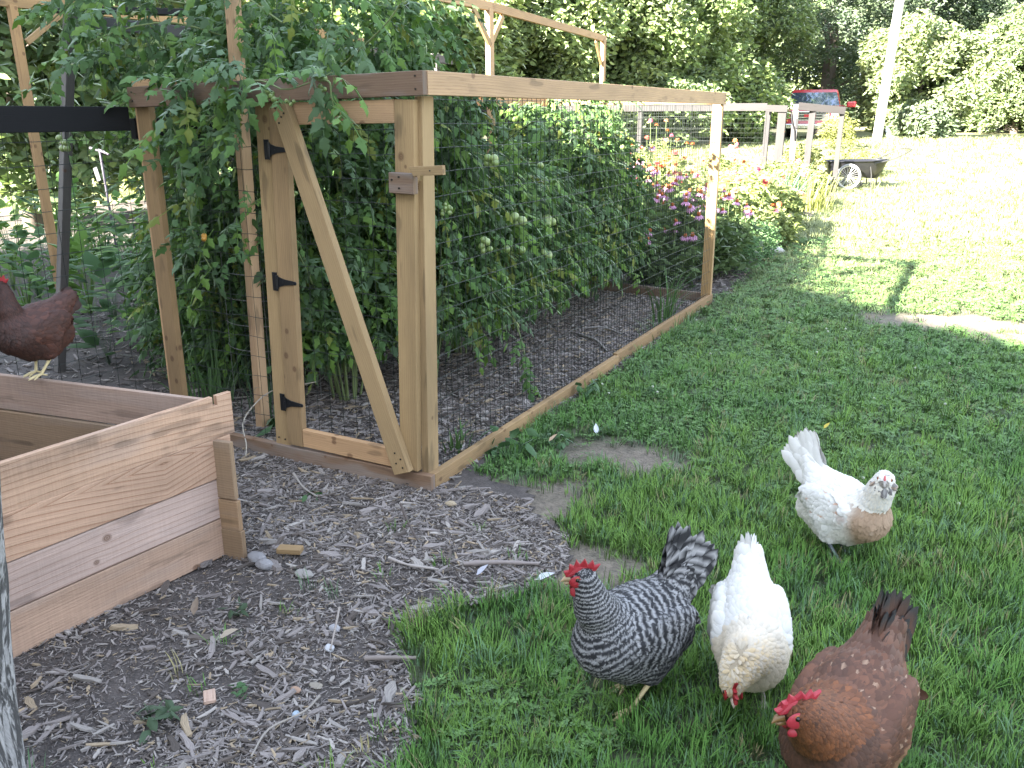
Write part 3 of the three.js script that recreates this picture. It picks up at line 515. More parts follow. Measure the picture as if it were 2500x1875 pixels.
// ------------------------------------------------------------------ tomato row
const TOML = [1, 2, 3, 4, 5].map(s => compoundLeaf(s, 0.13 + 0.016 * s, s % 2 ? 3 : 2));
const TOMATO = new THREE.SphereGeometry(1, 12, 9);
const TOMM = [RGB(0.17, 0.24, 0.07), RGB(0.22, 0.29, 0.10), RGB(0.48, 0.23, 0.03)].map(c => new THREE.MeshPhysicalMaterial({ color: c, roughness: 0.35, clearcoat: 0.3, clearcoatRoughness: 0.3 }));
const tomLeafM = [[0.062, 0.13, 0.036], [0.078, 0.16, 0.034], [0.12, 0.22, 0.035], [0.085, 0.15, 0.065], [0.16, 0.2, 0.03]].map(c => leafMat({ color: RGB(...c), roughness: 0.7 }));
function tomatoPlant(label, x, z, h, w, seed, opt = {}) {
  const R = rng(seed), t = thing('tomato_plant', label, 'tomato plant', [x, 0, z], 0, 'tomato plants in the row inside the run');
  const stems = [], sites = [];
  for (let i = 0; i < (opt.vines ?? 9); i++) {
    const a = R() * 6.28, hh = h * (0.6 + 0.45 * R()), r = w * (0.5 + 0.6 * R()); const pts = curve([[0.08 * Math.cos(a), 0, 0.08 * Math.sin(a)], [r * 0.4 * Math.cos(a), hh * 0.4, r * 0.55 * Math.sin(a)], [r * 0.75 * Math.cos(a + 0.4), hh * 0.8, r * 0.9 * Math.sin(a + 0.4)], [r * 1.1 * Math.cos(a + 0.7), hh * (0.9 + 0.15 * R()), r * 1.1 * Math.sin(a + 0.7)]], 16);
    stems.push(tube(pts, pts.map((_, k) => 0.008 * (1 - k / 20)), 5, false)); for (let k = 2; k < 17; k++) sites.push(pts[k]);
  }
  const nVine = sites.length;
  for (const pts of opt.sprigs ?? []) { const c = curve(pts.map(p => [p[0] - x, p[1], p[2] - z]), 14); stems.push(tube(c, c.map((_, k) => 0.0055 * (1 - k / 24)), 6, false)); for (let k = 1; k < 15; k++) if (k % 2) sites.push(c[k]); }
  part('stem', stems, M.stem, t);
  const list = [];
  const push = (p, free) => { const wy = p.y, X = p.x + x, Z = p.z + z; if (!free && wy < 1.9 && (Z > -0.32 || X > -0.3 || (X > -1.55 && X < -0.6 && wy < 0.35))) return; if (!free && wy < 1.0 && X > -0.62 && Z > -1.3) return;  // out: leaf points away from the plant's axis
    const d = V(p.x, 0, p.z), a = Math.atan2(d.x + (R() - 0.5) * 0.35, d.z + (R() - 0.5) * 0.35) + (R() - 0.5) * 1.6;
    list.push([p, new THREE.Euler(-0.45 + 1.5 * R(), a, (R() - 0.5) * 1.5, 'YXZ'), 0.65 + 0.7 * R()]);
  };
  sites.forEach((s, j) => { for (let k = 0; k < (j < nVine ? 3 : 1); k++) push(s.clone().add(V((R() - 0.5) * 0.07, (R() - 0.5) * 0.07, (R() - 0.5) * 0.07)), j >= nVine); });
  for (const [cx, cy, cz, rx, ry, rz, k] of opt.patches ?? []) for (let i = 0; i < k; i++) { const a = R() * 6.28, b = Math.sqrt(R()); push(V(cx - x + Math.cos(a) * b * rx, cy + Math.sin(a) * b * ry, cz - z + (R() - 0.5) * 2 * rz), true); }
  const n = Math.round((opt.leaves ?? 420) * 1.9);
  for (let i = 0; i < n; i++) { // the body of the plant: leaves near an uneven outer surface
    const a = R() * 6.28, y = Math.pow(R(), 0.85), prof = opt.prof ? opt.prof(y) : (0.55 + 0.55 * Math.sin(Math.PI * Math.min(1, y * 0.85 + 0.12))), rr = w * prof * (0.45 + 0.55 * Math.sqrt(R())) * (0.75 + 0.5 * fbm2(a * 1.4 + seed, y * 5, 2, seed));
    push(V(Math.cos(a) * rr, 0.08 + h * y, Math.sin(a) * rr * 1.15));
  }
  const sets = TOML.map(() => [[], []]); let own = opt.own ?? 30;
  list.forEach(([p, e, s], i) => {
    const wz = p.z + z, front = wz > -0.4 || (p.x > 0.25 && R() < 0.3);
    const k = Math.floor(R() * 5), v = 0.7 + 0.6 * R(), sun = R(), ty = sun > 0.95 ? 4 : sun > 0.75 ? 2 : sun > 0.5 ? 3 : sun > 0.25 ? 1 : 0;
    if (front && own-- > 0) { const o = part('leaf', TOML[k], tomLeafM[ty], t); o.position.copy(p); o.rotation.copy(e); o.scale.setScalar(s); return; }
    sets[k][0].push(mat4(p, e, s)); const c = tomLeafM[ty].color; sets[k][1].push(RGB(c.r * v, c.g * v, c.b * v));
  });
  sets.forEach(([m, c], k) => m.length && instanced('foliage', TOML[k], LEAF, m, c, t));
  for (const [px, py, pz, nn, rad, kind] of opt.fruit ?? []) { // clusters
    const q = V(px - x, py, pz - z);
    for (let i = 0; i < nn; i++) { const o = part('tomato', TOMATO, TOMM[kind ?? (R() < 0.6 ? 0 : 1)], t), sx = (i % 2 ? 1 : -1); o.position.set(q.x + sx * rad * (0.9 + 0.3 * R()) + (R() - 0.5) * rad * 2.2, q.y - rad * 1.1 * i * 0.55 + (R() - 0.5) * rad, q.z + (R() - 0.5) * rad * 2); o.scale.setScalar(rad * (0.8 + 0.35 * R())); }
    part('stem', tube([q.clone().add(V(0, rad * 2.5, 0)), q.clone(), q.clone().add(V(0, -rad * nn * 0.5, 0))], 0.0022, 5, false), M.stem, t);
  }
  for (let i = 0; i < (opt.scatter ?? 7) * 0.45; i++) { const a = R() * 6.28, y = 0.35 + 0.6 * R(), o = part('tomato', TOMATO, TOMM[R() < 0.93 ? (R() < 0.5 ? 0 : 1) : 2], t); o.position.set(Math.cos(a) * w * 1.0 + 0.1, h * y, Math.sin(a) * w * 0.9); o.scale.setScalar(0.018 + 0.02 * R() * R()); }
  return t;
}
tomatoPlant('tall cherry tomato plant sprawling over the rail left of the gate', -1.2, -0.95, 2.2, 0.5, 101, {
  leaves: 560, vines: 13, own: 260,
  patches: [[-1.08, 1.83, 0.05, 0.28, 0.13, 0.05, 40], [-0.95, 1.7, 0.05, 0.14, 0.1, 0.03, 9], [-1.25, 1.52, 0.0, 0.2, 0.18, 0.05, 18], [-1.2, 1.2, -0.06, 0.2, 0.25, 0.05, 16], [-1.75, 2.1, 0.0, 0.3, 0.2, 0.1, 36], [-0.45, 1.93, -0.05, 0.2, 0.1, 0.05, 14]],
  prof: y => 0.55 + 0.75 * sstep(0.5, 0.95, y),
  sprigs: [
    [[-1.1, 1.7, -0.3], [-0.92, 1.80, -0.02], [-0.70, 1.80, 0.08], [-0.58, 1.765, 0.11], [-0.45, 1.79, 0.1], [-0.33, 1.83, 0.09]],
    [[-0.40, 1.80, 0.1], [-0.335, 1.79, 0.11], [-0.33, 1.74, 0.11], [-0.315, 1.64, 0.1]],
    [[-1.1, 1.72, -0.25], [-1.05, 1.66, 0.05], [-1.2, 1.55, 0.1], [-1.32, 1.45, 0.1]],
    [[-1.15, 1.66, -0.2], [-1.3, 1.64, 0.06], [-1.24, 1.56, 0.1], [-1.1, 1.5, 0.1], [-0.98, 1.6, 0.08]],
    [[-1.2, 1.6, -0.2], [-1.3, 1.3, 0.02], [-1.28, 1.1, 0.04], [-1.2, 0.95, 0.03]],
    [[-1.3, 2.0, -0.5], [-1.6, 2.1, -0.2], [-1.9, 1.95, 0.1], [-2.05, 1.72, 0.2]],
    [[-1.1, 2.1, -0.5], [-1.5, 2.35, -0.4], [-1.95, 2.4, -0.3], [-2.3, 2.5, -0.2]],
    [[-0.9, 2.0, -0.6], [-0.75, 2.3, -0.5], [-0.8, 2.6, -0.5]],
    [[-0.9, 1.9, -0.7], [-0.55, 2.15, -0.7], [-0.42, 2.5, -0.8]],
    [[-1.3, 1.9, -0.5], [-1.62, 1.8, -0.1], [-1.7, 1.66, 0.12], [-1.86, 1.62, 0.2]],
    [[-1.6, 2.2, -0.4], [-1.95, 2.25, -0.1], [-2.2, 2.1, 0.0]],
  ],
  fruit: [[-0.68, 1.775, 0.1, 8, 0.0125], [-0.56, 1.72, 0.1, 4, 0.008], [-0.41, 1.825, 0.08, 4, 0.011], [-0.40, 1.775, 0.09, 3, 0.010], [-1.02, 1.80, 0.02, 7, 0.012], [-1.2, 1.72, 0.06, 6, 0.012], [-1.28, 1.35, 0.03, 9, 0.016], [-1.22, 1.1, 0.03, 3, 0.015, 2], [-2.0, 1.55, 0.15, 6, 0.016], [-0.95, 1.32, -0.3, 6, 0.013]],
});
tomatoPlant('tomato plant growing right behind the gate panel', -1.0, -1.5, 1.85, 0.42, 102, { leaves: 520, own: 60, scatter: 12, fruit: [[-0.45, 1.2, -0.95, 7, 0.013], [-0.3, 1.0, -1.1, 5, 0.02], [-0.25, 1.45, -1.1, 5, 0.02]] });
tomatoPlant('tomato plant behind the corner post of the run', -1.1, -2.2, 1.42, 0.46, 103, { leaves: 560, own: 50, scatter: 12, sprigs: [[[-0.7, 0.6, -1.8], [-0.45, 0.45, -1.7], [-0.3, 0.2, -1.6], [-0.22, 0.06, -1.5]], [[-0.7, 1.4, -1.8], [-0.3, 1.62, -1.7], [-0.2, 1.6, -1.6]]], fruit: [[-0.42, 1.05, -1.7, 3, 0.026], [-0.5, 0.85, -1.8, 2, 0.03]] });
tomatoPlant('tomato plant in mid row under the trellis post', -1.12, -2.9, 1.25, 0.46, 104, { leaves: 540, own: 40, scatter: 10, fruit: [[-0.62, 0.95, -2.6, 3, 0.034], [-0.6, 0.72, -2.5, 2, 0.03]] });
tomatoPlant('tomato plant with dense dark leaves beyond the trellis post', -1.1, -3.75, 1.72, 0.46, 105, { leaves: 560, own: 25, scatter: 9 });
tomatoPlant('last tomato plant of the row next to the purple coneflowers', -1.12, -4.45, 1.42, 0.42, 106, { leaves: 540, own: 20, scatter: 6 });
tomatoPlant('leggy tomato plant behind the wire left of the tall post', -2.25, -1.15, 1.25, 0.48, 107, { leaves: 420, own: 20, scatter: 6, fruit: [[-1.9, 0.62, -0.75, 2, 0.026]] });
tomatoPlant('tomato plant low and dark behind the brown hen on the box', -2.75, -1.6, 1.0, 0.5, 108, { leaves: 420, own: 10, scatter: 4 });
tomatoPlant('tall tomato vines tangled high up behind the front rail', -1.6, -1.35, 2.6, 0.55, 109, { leaves: 520, own: 10, vines: 14, scatter: 8, prof: y => 0.5 + 0.6 * sstep(0.3, 0.9, y) });
tomatoPlant('sprawling tomato vines high over the front rail left of the tall post', -1.95, -0.85, 2.65, 0.55, 111, { leaves: 430, own: 30, vines: 12, scatter: 8, prof: y => 0.3 + 0.95 * sstep(0.45, 0.9, y) });
// ------------------------------------------------------------------ leafy vegetables left of the row
{
  const G = [1, 2, 3].map(s => bladesGeo((pos, idx) => { const R = rng(s + 50); for (let i = 0; i < 32; i++) { const a = R() * 6.28, el = 0.35 + 0.9 * R(), L = 0.05 + 0.06 * R(), o = V(Math.cos(a) * 0.1, 0.06 + 0.42 * R(), Math.sin(a) * 0.05), d = V(Math.cos(a) * Math.cos(el), Math.sin(el) * 0.8, Math.sin(a) * Math.cos(el)).normalize(); blade(pos, idx, o, d, V(0, 1, 0), L, L * 0.62, -0.12, 0.45); const k = pos.length / 3; pos.push(0, 0, 0, 0.008, 0, 0, o.x, o.y, o.z); idx.push(k, k + 1, k + 2); } }));
  const R = rng(77), LM = [[0.075, 0.155, 0.035], [0.06, 0.12, 0.045], [0.1, 0.185, 0.035]].map(c => leafMat({ color: RGB(...c), roughness: 0.95, transmission: 0.4, specularIntensity: 0.3 })), proto = [];
  const names = ['leafy green vegetable plant in the garden left of the tomatoes'];
  for (let i = 0; i < 110; i++) {
    const row = i % 10, x = -2.45 - row * 0.55 + (R() - 0.5) * 0.3, z = -0.75 - Math.floor(i / 10) * 0.6 + (R() - 0.5) * 0.3 - row * 0.12;
    const k = i % 3; let o;
    if (!proto[k]) { o = proto[k] = thing('vegetable_plant', names[0], 'vegetable plant', [0, 0, 0], 0, 'leafy vegetables in the left garden bed'); part('leaves', G[k], LM[k], o); }
    else { o = proto[k].clone(); o.name = numbered('vegetable_plant'); scene.add(o); }
    o.position.set(x, groundY(x, z), z); o.rotation.y = R() * 6.28; o.scale.setScalar(1.15 + 0.9 * R());
  }
}
// grasses and weeds round the fence feet
function grassClump(name, label, x, z, n, h, col, seed, o = {}) {
  const R = rng(seed), t = thing(name, label, o.cat ?? 'weed', [x, groundY(x, z), z]);
  const g = bladesGeo((pos, idx) => {
    for (let i = 0; i < n; i++) {
      const a = R() * 6.28, r = (o.r ?? 0.08) * Math.sqrt(R()), H = h * (0.5 + 0.6 * R()), lean = H * (0.2 + (o.lean ?? 0.7) * R()), d = a + (R() - 0.5) * 1.2, w = (o.w ?? 0.006) * (0.7 + 0.6 * R()), dx = Math.cos(d), dz = Math.sin(d), k = pos.length / 3, x0 = Math.cos(a) * r, z0 = Math.sin(a) * r;
      for (let q = 0; q <= 5; q++) { const s = q / 5, ww = w * (1 - s * s * 0.95), y = H * (s - 0.45 * s * s * s * lean / H); pos.push(x0 + dx * lean * s * s + dz * ww, y, z0 + dz * lean * s * s - dx * ww, x0 + dx * lean * s * s - dz * ww, y, z0 + dz * lean * s * s + dx * ww); if (q) { const b = k + q * 2; idx.push(b - 2, b - 1, b, b, b - 1, b + 1); } }
    }
  });
  stuff(part('leaves', g, leafMat({ color: RGB(...col), roughness: 0.65 }), t)); return t;
}
grassClump('weed_grass', 'arching weed grass between the two tall posts behind the box', -1.78, -0.42, 34, 0.62, [0.075, 0.15, 0.04], 201, { r: 0.2 });
grassClump('weed_grass', 'small weed grass at the foot of the tan post behind the box', -1.45, -0.5, 26, 0.42, [0.06, 0.12, 0.05], 202, { r: 0.18 });
grassClump('weed_grass', 'tall weed grass poking through the wire near the far sill', -0.1, -3.75, 22, 0.5, [0.085, 0.17, 0.045], 203, { r: 0.12, w: 0.008, lean: 0.4 });
grassClump('weed_grass', 'weed grass tuft outside the sill under the far wire', 0.12, -3.3, 40, 0.2, [0.07, 0.15, 0.03], 204, { r: 0.3, w: 0.004 });
grassClump('weed_grass', 'weed grass inside the wire near the corner post', -0.15, -0.5, 18, 0.18, [0.075, 0.15, 0.04], 205, { r: 0.08 });
grassClump('grass_tussock', 'raised bright green grass tussock on the lawn beyond the hens', 0.92, -4.45, 260, 0.12, [0.09, 0.2, 0.035], 206, { r: 0.26, w: 0.003, lean: 1.2, cat: 'grass tussock' });
grassClump('ornamental_grass', 'tall blue green iris like grass clump near the cart', -0.75, -11.6, 110, 1.0, [0.075, 0.155, 0.09], 207, { r: 0.3, w: 0.014, lean: 0.35, cat: 'grass clump' });
grassClump('ornamental_grass', 'yellowish grass clump between the flowers and the cart', -0.55, -13.2, 110, 0.75, [0.2, 0.22, 0.06], 208, { r: 0.35, w: 0.01, lean: 0.5, cat: 'grass clump' });
function broadWeed(label, x, z, s, seed, col = [0.06, 0.13, 0.045]) { const R = rng(seed), t = thing('weed', label, 'weed', [x, groundY(x, z), z]); stuff(part('leaves', clump(seed, 16, 0.07 * s, 0.07 * s, 0.035 * s).translate(0, 0.06 * s, 0), leafMat({ color: RGB(...col), roughness: 0.7 }), t)); return t; }
broadWeed('broad leaved weed leaning on the sill near the corner', 0.14, -0.55, 1.5, 301); broadWeed('small weed on the bare patch beside the sill', 0.3, -0.75, 0.8, 302); broadWeed('low weed outside the sill halfway along', 0.12, -1.6, 1.2, 303); broadWeed('weed inside the run beside the hinge post', -1.1, -0.3, 1.6, 304);
broadWeed('tiny weed in the wood chips before the gate', -0.42, 0.32, 0.5, 305); broadWeed('sparse weed on dark soil under the box front', 0.0, 1.2, 0.7, 306, [0.04, 0.07, 0.03]); broadWeed('weed at the bottom edge on dark soil', 0.22, 1.72, 0.7, 307, [0.06, 0.1, 0.05]); broadWeed('lone round leafed weed among the chips by the lawn', 0.33, 1.52, 0.4, 308);
// ------------------------------------------------------------------ flower bed
const petalG = {};
function flowerHead(seed, n, L, W, petal, cone, coneR, coneH, droop, layers = 1) {
  const R = rng(seed), list = [];
  for (let l = 0; l < layers; l++) { const g = bladesGeo((pos, idx) => { for (let i = 0; i < n; i++) { const a = (i + 0.5 * l + (R() - 0.5) * 0.3) / n * 6.283, d = V(Math.cos(a), -droop + 0.35 * l - 0.2 * R(), Math.sin(a)).normalize(); blade(pos, idx, V(Math.cos(a) * coneR * 0.6, 0.006 * l, Math.sin(a) * coneR * 0.6), d, V(0, 1, 0), L * (1 - 0.22 * l), W, 0.1, 0.15); } }); const k = 0.85 + 0.3 * R(); list.push(paint(g.toNonIndexed(), petal[0] * k, petal[1] * k, petal[2] * k)); }
  const c = new THREE.SphereGeometry(coneR, 9, 6).toNonIndexed(); c.scale(1, coneH / coneR, 1).translate(0, coneH * 0.5, 0); list.push(paint(c, ...cone));
  return merge(list);
}
const FLM = std({ vertexColors: true, roughness: 0.8, side: THREE.DoubleSide });
const ECH = [1, 2, 3].map(s => flowerHead(s, 13, 0.042, 0.014, [0.46, 0.23, 0.38], [0.30, 0.085, 0.02], 0.016, 0.02, 0.55));
const ZIN = [[0.5, 0.09, 0.06], [0.6, 0.2, 0.07], [0.5, 0.1, 0.16], [0.6, 0.28, 0.14], [0.38, 0.04, 0.04]].map((c, s) => flowerHead(s + 9, 15, 0.034, 0.014, c, [0.5, 0.3, 0.05], 0.011, 0.01, 0.05, 3));
const BED = [1, 2].map(s => clump(s + 400, 14, 0.11, 0.085, 0.034)), SMALL = [1, 2].map(s => clump(s + 420, 26, 0.07, 0.036, 0.013, 1));
function flowerPlant(name, label, group, x, z, h, w, seed, heads, geos, leaf, nl, lg = BED) {
  const R = rng(seed), t = thing(name, label, name.replace(/_/g, ' '), [x, groundY(x, z), z], 0, group), ms = [], cs = [], st = [];
  for (let i = 0; i < nl; i++) { const a = R() * 6.28, r = w * Math.sqrt(R()), y = h * 0.88 * Math.pow(R(), 0.7) * (1 - 0.35 * (r / w) ** 2); ms.push(mat4(V(Math.cos(a) * r, y + 0.04, Math.sin(a) * r), new THREE.Euler((R() - 0.5) * 0.8, R() * 6.28, (R() - 0.5) * 0.8), 0.8 + 0.5 * R())); const v = 0.7 + 0.6 * R(); cs.push(RGB(leaf[0] * v, leaf[1] * v, leaf[2] * v)); }
  const half = ms.length >> 1; instanced('foliage', lg[0], LEAF, ms.slice(0, half), cs.slice(0, half), t); instanced('foliage', lg[1], LEAF, ms.slice(half), cs.slice(half), t);
  for (let i = 0; i < heads; i++) {
    const a = R() * 6.28, r = w * 1.05 * Math.sqrt(R()), y = h * (0.92 + 0.28 * R()) * (1 - 0.25 * (r / w) ** 2), p = V(Math.cos(a) * r, y, Math.sin(a) * r);
    st.push(tube([V(p.x * 0.6, y * 0.3, p.z * 0.6), V(p.x * 0.9, y * 0.7, p.z * 0.9), p], 0.0035, 4, false));
    const o = part('flower', geos[Math.floor(R() * geos.length)], FLM, t); o.position.copy(p); o.rotation.set((R() - 0.5) * 0.9 + 0.25, R() * 6.28, (R() - 0.5) * 0.9); o.scale.setScalar(0.85 + 0.5 * R());
  }
  if (st.length) part('stem', st, M.stem, t);
}
{
  const g = 'purple coneflowers behind the far run end', gl = [0.085, 0.135, 0.04];
  const L = ['purple coneflower clump just behind the last tomato plant', 'purple coneflower clump seen through the wire left of the far post', 'purple coneflower clump directly behind the far corner post', 'taller purple coneflower clump at the back by the grey fence', 'low purple coneflower clump near the ground behind the end sill'];
  [[-0.85, -5.35, 1.05, 0.28, 11], [-0.55, -5.6, 0.95, 0.32, 18], [-0.25, -6.1, 0.85, 0.28, 9], [-1.25, -6.2, 1.25, 0.32, 9], [-0.6, -5.2, 0.62, 0.26, 10]].forEach(([x, z, h, w, n], i) => flowerPlant('coneflower', L[i], g, x, z, h, w, 500 + i, Math.round(n * 1.3), ECH, gl, 70));
  const zl = ['orange and red zinnia clump right of the far corner post', 'red zinnia clump in the middle of the sunny bed', 'tall zinnia clump in front of the grey fence', 'zinnia clump beside the blue green grass', 'zinnia clump at the back with orange heads above the rail', 'zinnia clump at the left end of the sunny bed', 'pale sunlit zinnia clump towards the cart', 'zinnia clump between the bush and the tall grass', 'deep red zinnia clump low at the lawn edge', 'zinnia clump standing highest before the fence wire', 'sparse zinnia clump under the grey gate', 'zinnia clump close behind the coneflowers'];
  [[-0.55, -7.6, 0.9, 0.45, 8], [-0.75, -9.0, 0.95, 0.5, 9], [-2.0, -12.6, 1.1, 0.55, 8], [-1.35, -11.2, 0.9, 0.5, 7], [-1.9, -9.2, 1.25, 0.45, 7], [-1.4, -7.4, 1.15, 0.45, 8], [-1.0, -13.8, 0.75, 0.5, 5], [-0.62, -10.3, 0.75, 0.4, 7], [-0.3, -8.6, 0.5, 0.32, 6], [-2.6, -10.8, 1.4, 0.45, 7], [-1.6, -15.3, 0.8, 0.5, 4], [-1.15, -6.9, 1.05, 0.4, 7]].forEach(([x, z, h, w, n], i) => flowerPlant('zinnia', zl[i], 'zinnias in the sunny flower bed', x, z, h, w, 600 + i, Math.round(n * 1.7), ZIN, [0.19, 0.235, 0.07], 150));
  const bl = ['round dark green marigold bush in shade right of the far corner post', 'second round green bush beside the wood chip edge', 'small green bush at the end of the chip strip'];
  [[-0.33, -6.35, 0.55, 0.42], [-0.32, -7.25, 0.55, 0.4], [-0.95, -6.0, 0.4, 0.35]].forEach(([x, z, h, w], i) => flowerPlant('marigold_bush', bl[i], null, x, z, h, w, 700 + i, 0, ZIN, [0.105, 0.2, 0.07], 230, SMALL));
  const el = ['pale flowering shrub behind the cart', 'yellow green bush at the bed end beside the cart', 'thin yellow shrub right of the truck', 'sunlit green plants inside the grey gate'];
  [[-1.0, -21.5, 0.7, 0.8], [-1.5, -16.9, 0.7, 0.6], [-2.2, -27, 1.3, 0.5], [-1.7, -18.2, 1.1, 0.5]].forEach(([x, z, h, w], i) => flowerPlant('garden_shrub', el[i], null, x, z, h, w, 750 + i, i === 2 ? 4 : 0, ZIN, [0.2, 0.22, 0.06], 150));
  flowerPlant('tall_plant', 'tall broad leaved plant rising above the far part of the long rail', null, -1.55, -5.7, 2.2, 0.3, 771, 0, ZIN, [0.1, 0.18, 0.06], 60);
  const kl = ['green bean plants filling the garden middle behind the trellis', 'bean plants in the sunlit garden beyond the trellis post', 'leafy plants in the garden before the far grey fence', 'tall leafy plants behind the coneflowers'];
  [[-2.6, -5.5, 1.3, 0.8], [-2.6, -7.6, 1.4, 0.9], [-4.4, -11.5, 1.2, 1.2], [-2.3, -6.6, 1.5, 0.6]].forEach(([x, z, h, w], i) => flowerPlant('bean_plant', kl[i], null, x, z, h, w, 780 + i, 0, ZIN, [0.075, 0.145, 0.04], 260));
}
// ------------------------------------------------------------------ trees
const BARK = std({ color: RGB(0.11, 0.09, 0.075), roughness: 0.95 });
const SPRAY = [1, 2, 3].map(s => clump(s + 800, 20, 0.26, 0.125, 0.07, 0.35)), BIGSPRAY = [1, 2].map(s => clump(s + 820, 20, 0.5, 0.22, 0.12, 0.35));
const TREEL = leafMat({ transmission: 0.45, roughness: 0.9, specularIntensity: 1 });
function crown(parent, lobes, n, col, seed, geos = SPRAY, s0 = 1) {
  const R = rng(seed), sets = geos.map(() => [[], []]); let vol = 0; const acc = lobes.map(l => vol += Math.pow(l[3] * (l[4] ?? l[3]), 1));
  for (let i = 0; i < n; i++) {
    const q = R() * vol, l = lobes[acc.findIndex(a => a >= q)], a = R() * 6.283, cy = 2 * R() - 1, sy = Math.sqrt(1 - cy * cy), rr = 0.78 + 0.27 * R();
    const p = V(l[0] + Math.cos(a) * sy * l[3] * rr, l[1] + cy * (l[4] ?? l[3]) * rr, l[2] + Math.sin(a) * sy * l[3] * rr); if (p.y < 0.1) continue;
    const k = Math.floor(R() * geos.length), v = 0.65 + 0.7 * R(), y = R() < 0.3 ? 1.25 : 1;
    sets[k][0].push(mat4(p, new THREE.Euler((R() - 0.5) * 0.9, R() * 6.28, (R() - 0.5) * 0.9), s0 * (0.75 + 0.6 * R()))); sets[k][1].push(RGB(col[0] * v * y, col[1] * v * (y * 0.5 + 0.5), col[2] * v));
  }
  sets.forEach(([m, c], k) => instanced('crown', geos[k], TREEL, m, c, parent));
}
function tree(label, x, z, h, w, seed, o = {}) { // only as tall as the wood edge shows
  const R = rng(seed), t = thing(o.name ?? 'tree', label, o.cat ?? 'tree', [x, hill(x, z), z]), lobes = [], limbs = [], y0 = o.from ?? 1.0, m = o.lobes ?? 26;
  for (let i = 0; i < m; i++) { const u = i / m, a = i * 2.4 + R(), y = lerp(y0, h, Math.pow(u, 0.9)), prof = Math.sin(Math.PI * clamp(0.12 + 0.86 * u)) ** 0.6, r = w * prof * (0.45 + 0.5 * R()), s = (o.lobe ?? 0.34) * w * (0.7 + 0.6 * R()); lobes.push([Math.cos(a) * r, y, Math.sin(a) * r, s, s * 0.72]); if (i % 3 === 0) { const pts = curve([[0, Math.max(0.5, y * 0.62), 0], [Math.cos(a) * r * 0.45, y * 0.85, Math.sin(a) * r * 0.45], [Math.cos(a) * r, y, Math.sin(a) * r]], 6); limbs.push(tube(pts, pts.map((_, k) => 0.02 * h / 4 * (1.1 - k / 7)), 5, false)); } }
  const tr = o.trunk ?? 0.025 * h, tp = curve([[0, -0.2, 0], [0.06 * R(), h * 0.3, 0.05], [0.1 * (R() - 0.5), h * 0.7, 0], [0, h * 0.95, 0]], 9);
  part('trunk', [tube(tp, tp.map((_, k) => tr * (1.25 - 0.11 * k) * (k ? 1 : 1.25)), 9), ...limbs], BARK, t);
  crown(t, lobes, o.n ?? 1500, o.col ?? [0.075, 0.115, 0.035], seed + 1, o.geos ?? SPRAY, o.s ?? 1.25); return t;
}
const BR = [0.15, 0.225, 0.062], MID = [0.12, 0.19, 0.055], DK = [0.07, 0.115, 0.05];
tree('dark leafy tree at the far left behind the garden', -10.9, -5.6, 4.6, 2.0, 901, { col: MID, n: 1500 });
tree('tree with yellow sunlit leaves behind the dark grey post', -12.6, -9.6, 4.8, 2.1, 902, { col: [0.12, 0.15, 0.03], n: 1500 });
tree('green tree behind the left trellis beam', -14.8, -13.4, 5.2, 2.3, 903, { col: MID, n: 1700 });
tree('tree right behind the tall post and tomato vines', -12.0, -14.5, 4.8, 2.2, 904, { col: BR, n: 1600 });
tree('sunny maple left of the trellis post', -12.6, -18.5, 5.6, 2.6, 905, { col: [0.18, 0.25, 0.065], n: 2500 });
tree('bright maple rising over the corner of the run', -11.2, -21.5, 6.0, 2.8, 906, { col: [0.18, 0.25, 0.075], n: 3000 });
tree('pale sunlit maple above the long rail', -9.9, -24.5, 6.6, 3.0, 907, { col: [0.19, 0.26, 0.085], n: 3200 });
tree('large green tree over the middle of the long rail', -8.2, -28.2, 7.4, 3.4, 908, { col: BR, n: 2500 });
tree('leafy tree left of the red truck', -8.9, -34.5, 8, 3.5, 909, { col: MID, n: 2400 });
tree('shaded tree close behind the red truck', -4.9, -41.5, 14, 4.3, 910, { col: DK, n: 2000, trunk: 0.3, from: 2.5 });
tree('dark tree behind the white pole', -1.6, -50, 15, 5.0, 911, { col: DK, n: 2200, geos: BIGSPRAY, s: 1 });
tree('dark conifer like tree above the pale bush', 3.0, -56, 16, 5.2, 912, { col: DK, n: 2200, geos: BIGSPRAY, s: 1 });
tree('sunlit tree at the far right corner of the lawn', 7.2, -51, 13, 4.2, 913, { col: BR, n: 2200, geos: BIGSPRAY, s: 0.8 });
tree('low sunlit shrub below the trees left of the truck', -5.75, -29.2, 2.3, 1.5, 914, { name: 'shrub', cat: 'shrub', col: BR, n: 750, from: 0.3, lobes: 14 });
tree('broad low shrub along the trees behind the far post', -7.6, -26.0, 2.2, 1.7, 915, { name: 'shrub', cat: 'shrub', col: MID, n: 750, from: 0.3, lobes: 14 });
tree('big pale willowy bush beside the white pole', -0.55, -35.6, 4.0, 2.3, 916, { name: 'bush', cat: 'bush', col: [0.145, 0.2, 0.07], n: 2400, from: 0.4, lobes: 26, lobe: 0.3 });
tree('sunlit bush with bare branches behind the pale one', 3.0, -45, 5.0, 2.7, 917, { name: 'bush', cat: 'bush', col: [0.125, 0.185, 0.06], n: 1700, from: 0.6, lobes: 22 });
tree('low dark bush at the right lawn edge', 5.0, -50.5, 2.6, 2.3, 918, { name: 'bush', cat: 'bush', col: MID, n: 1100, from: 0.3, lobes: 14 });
tree('small round bush at the foot of the white pole', -0.25, -34.2, 1.0, 0.9, 919, { name: 'bush', cat: 'bush', col: [0.09, 0.14, 0.06], n: 350, from: 0.15, lobes: 9 });
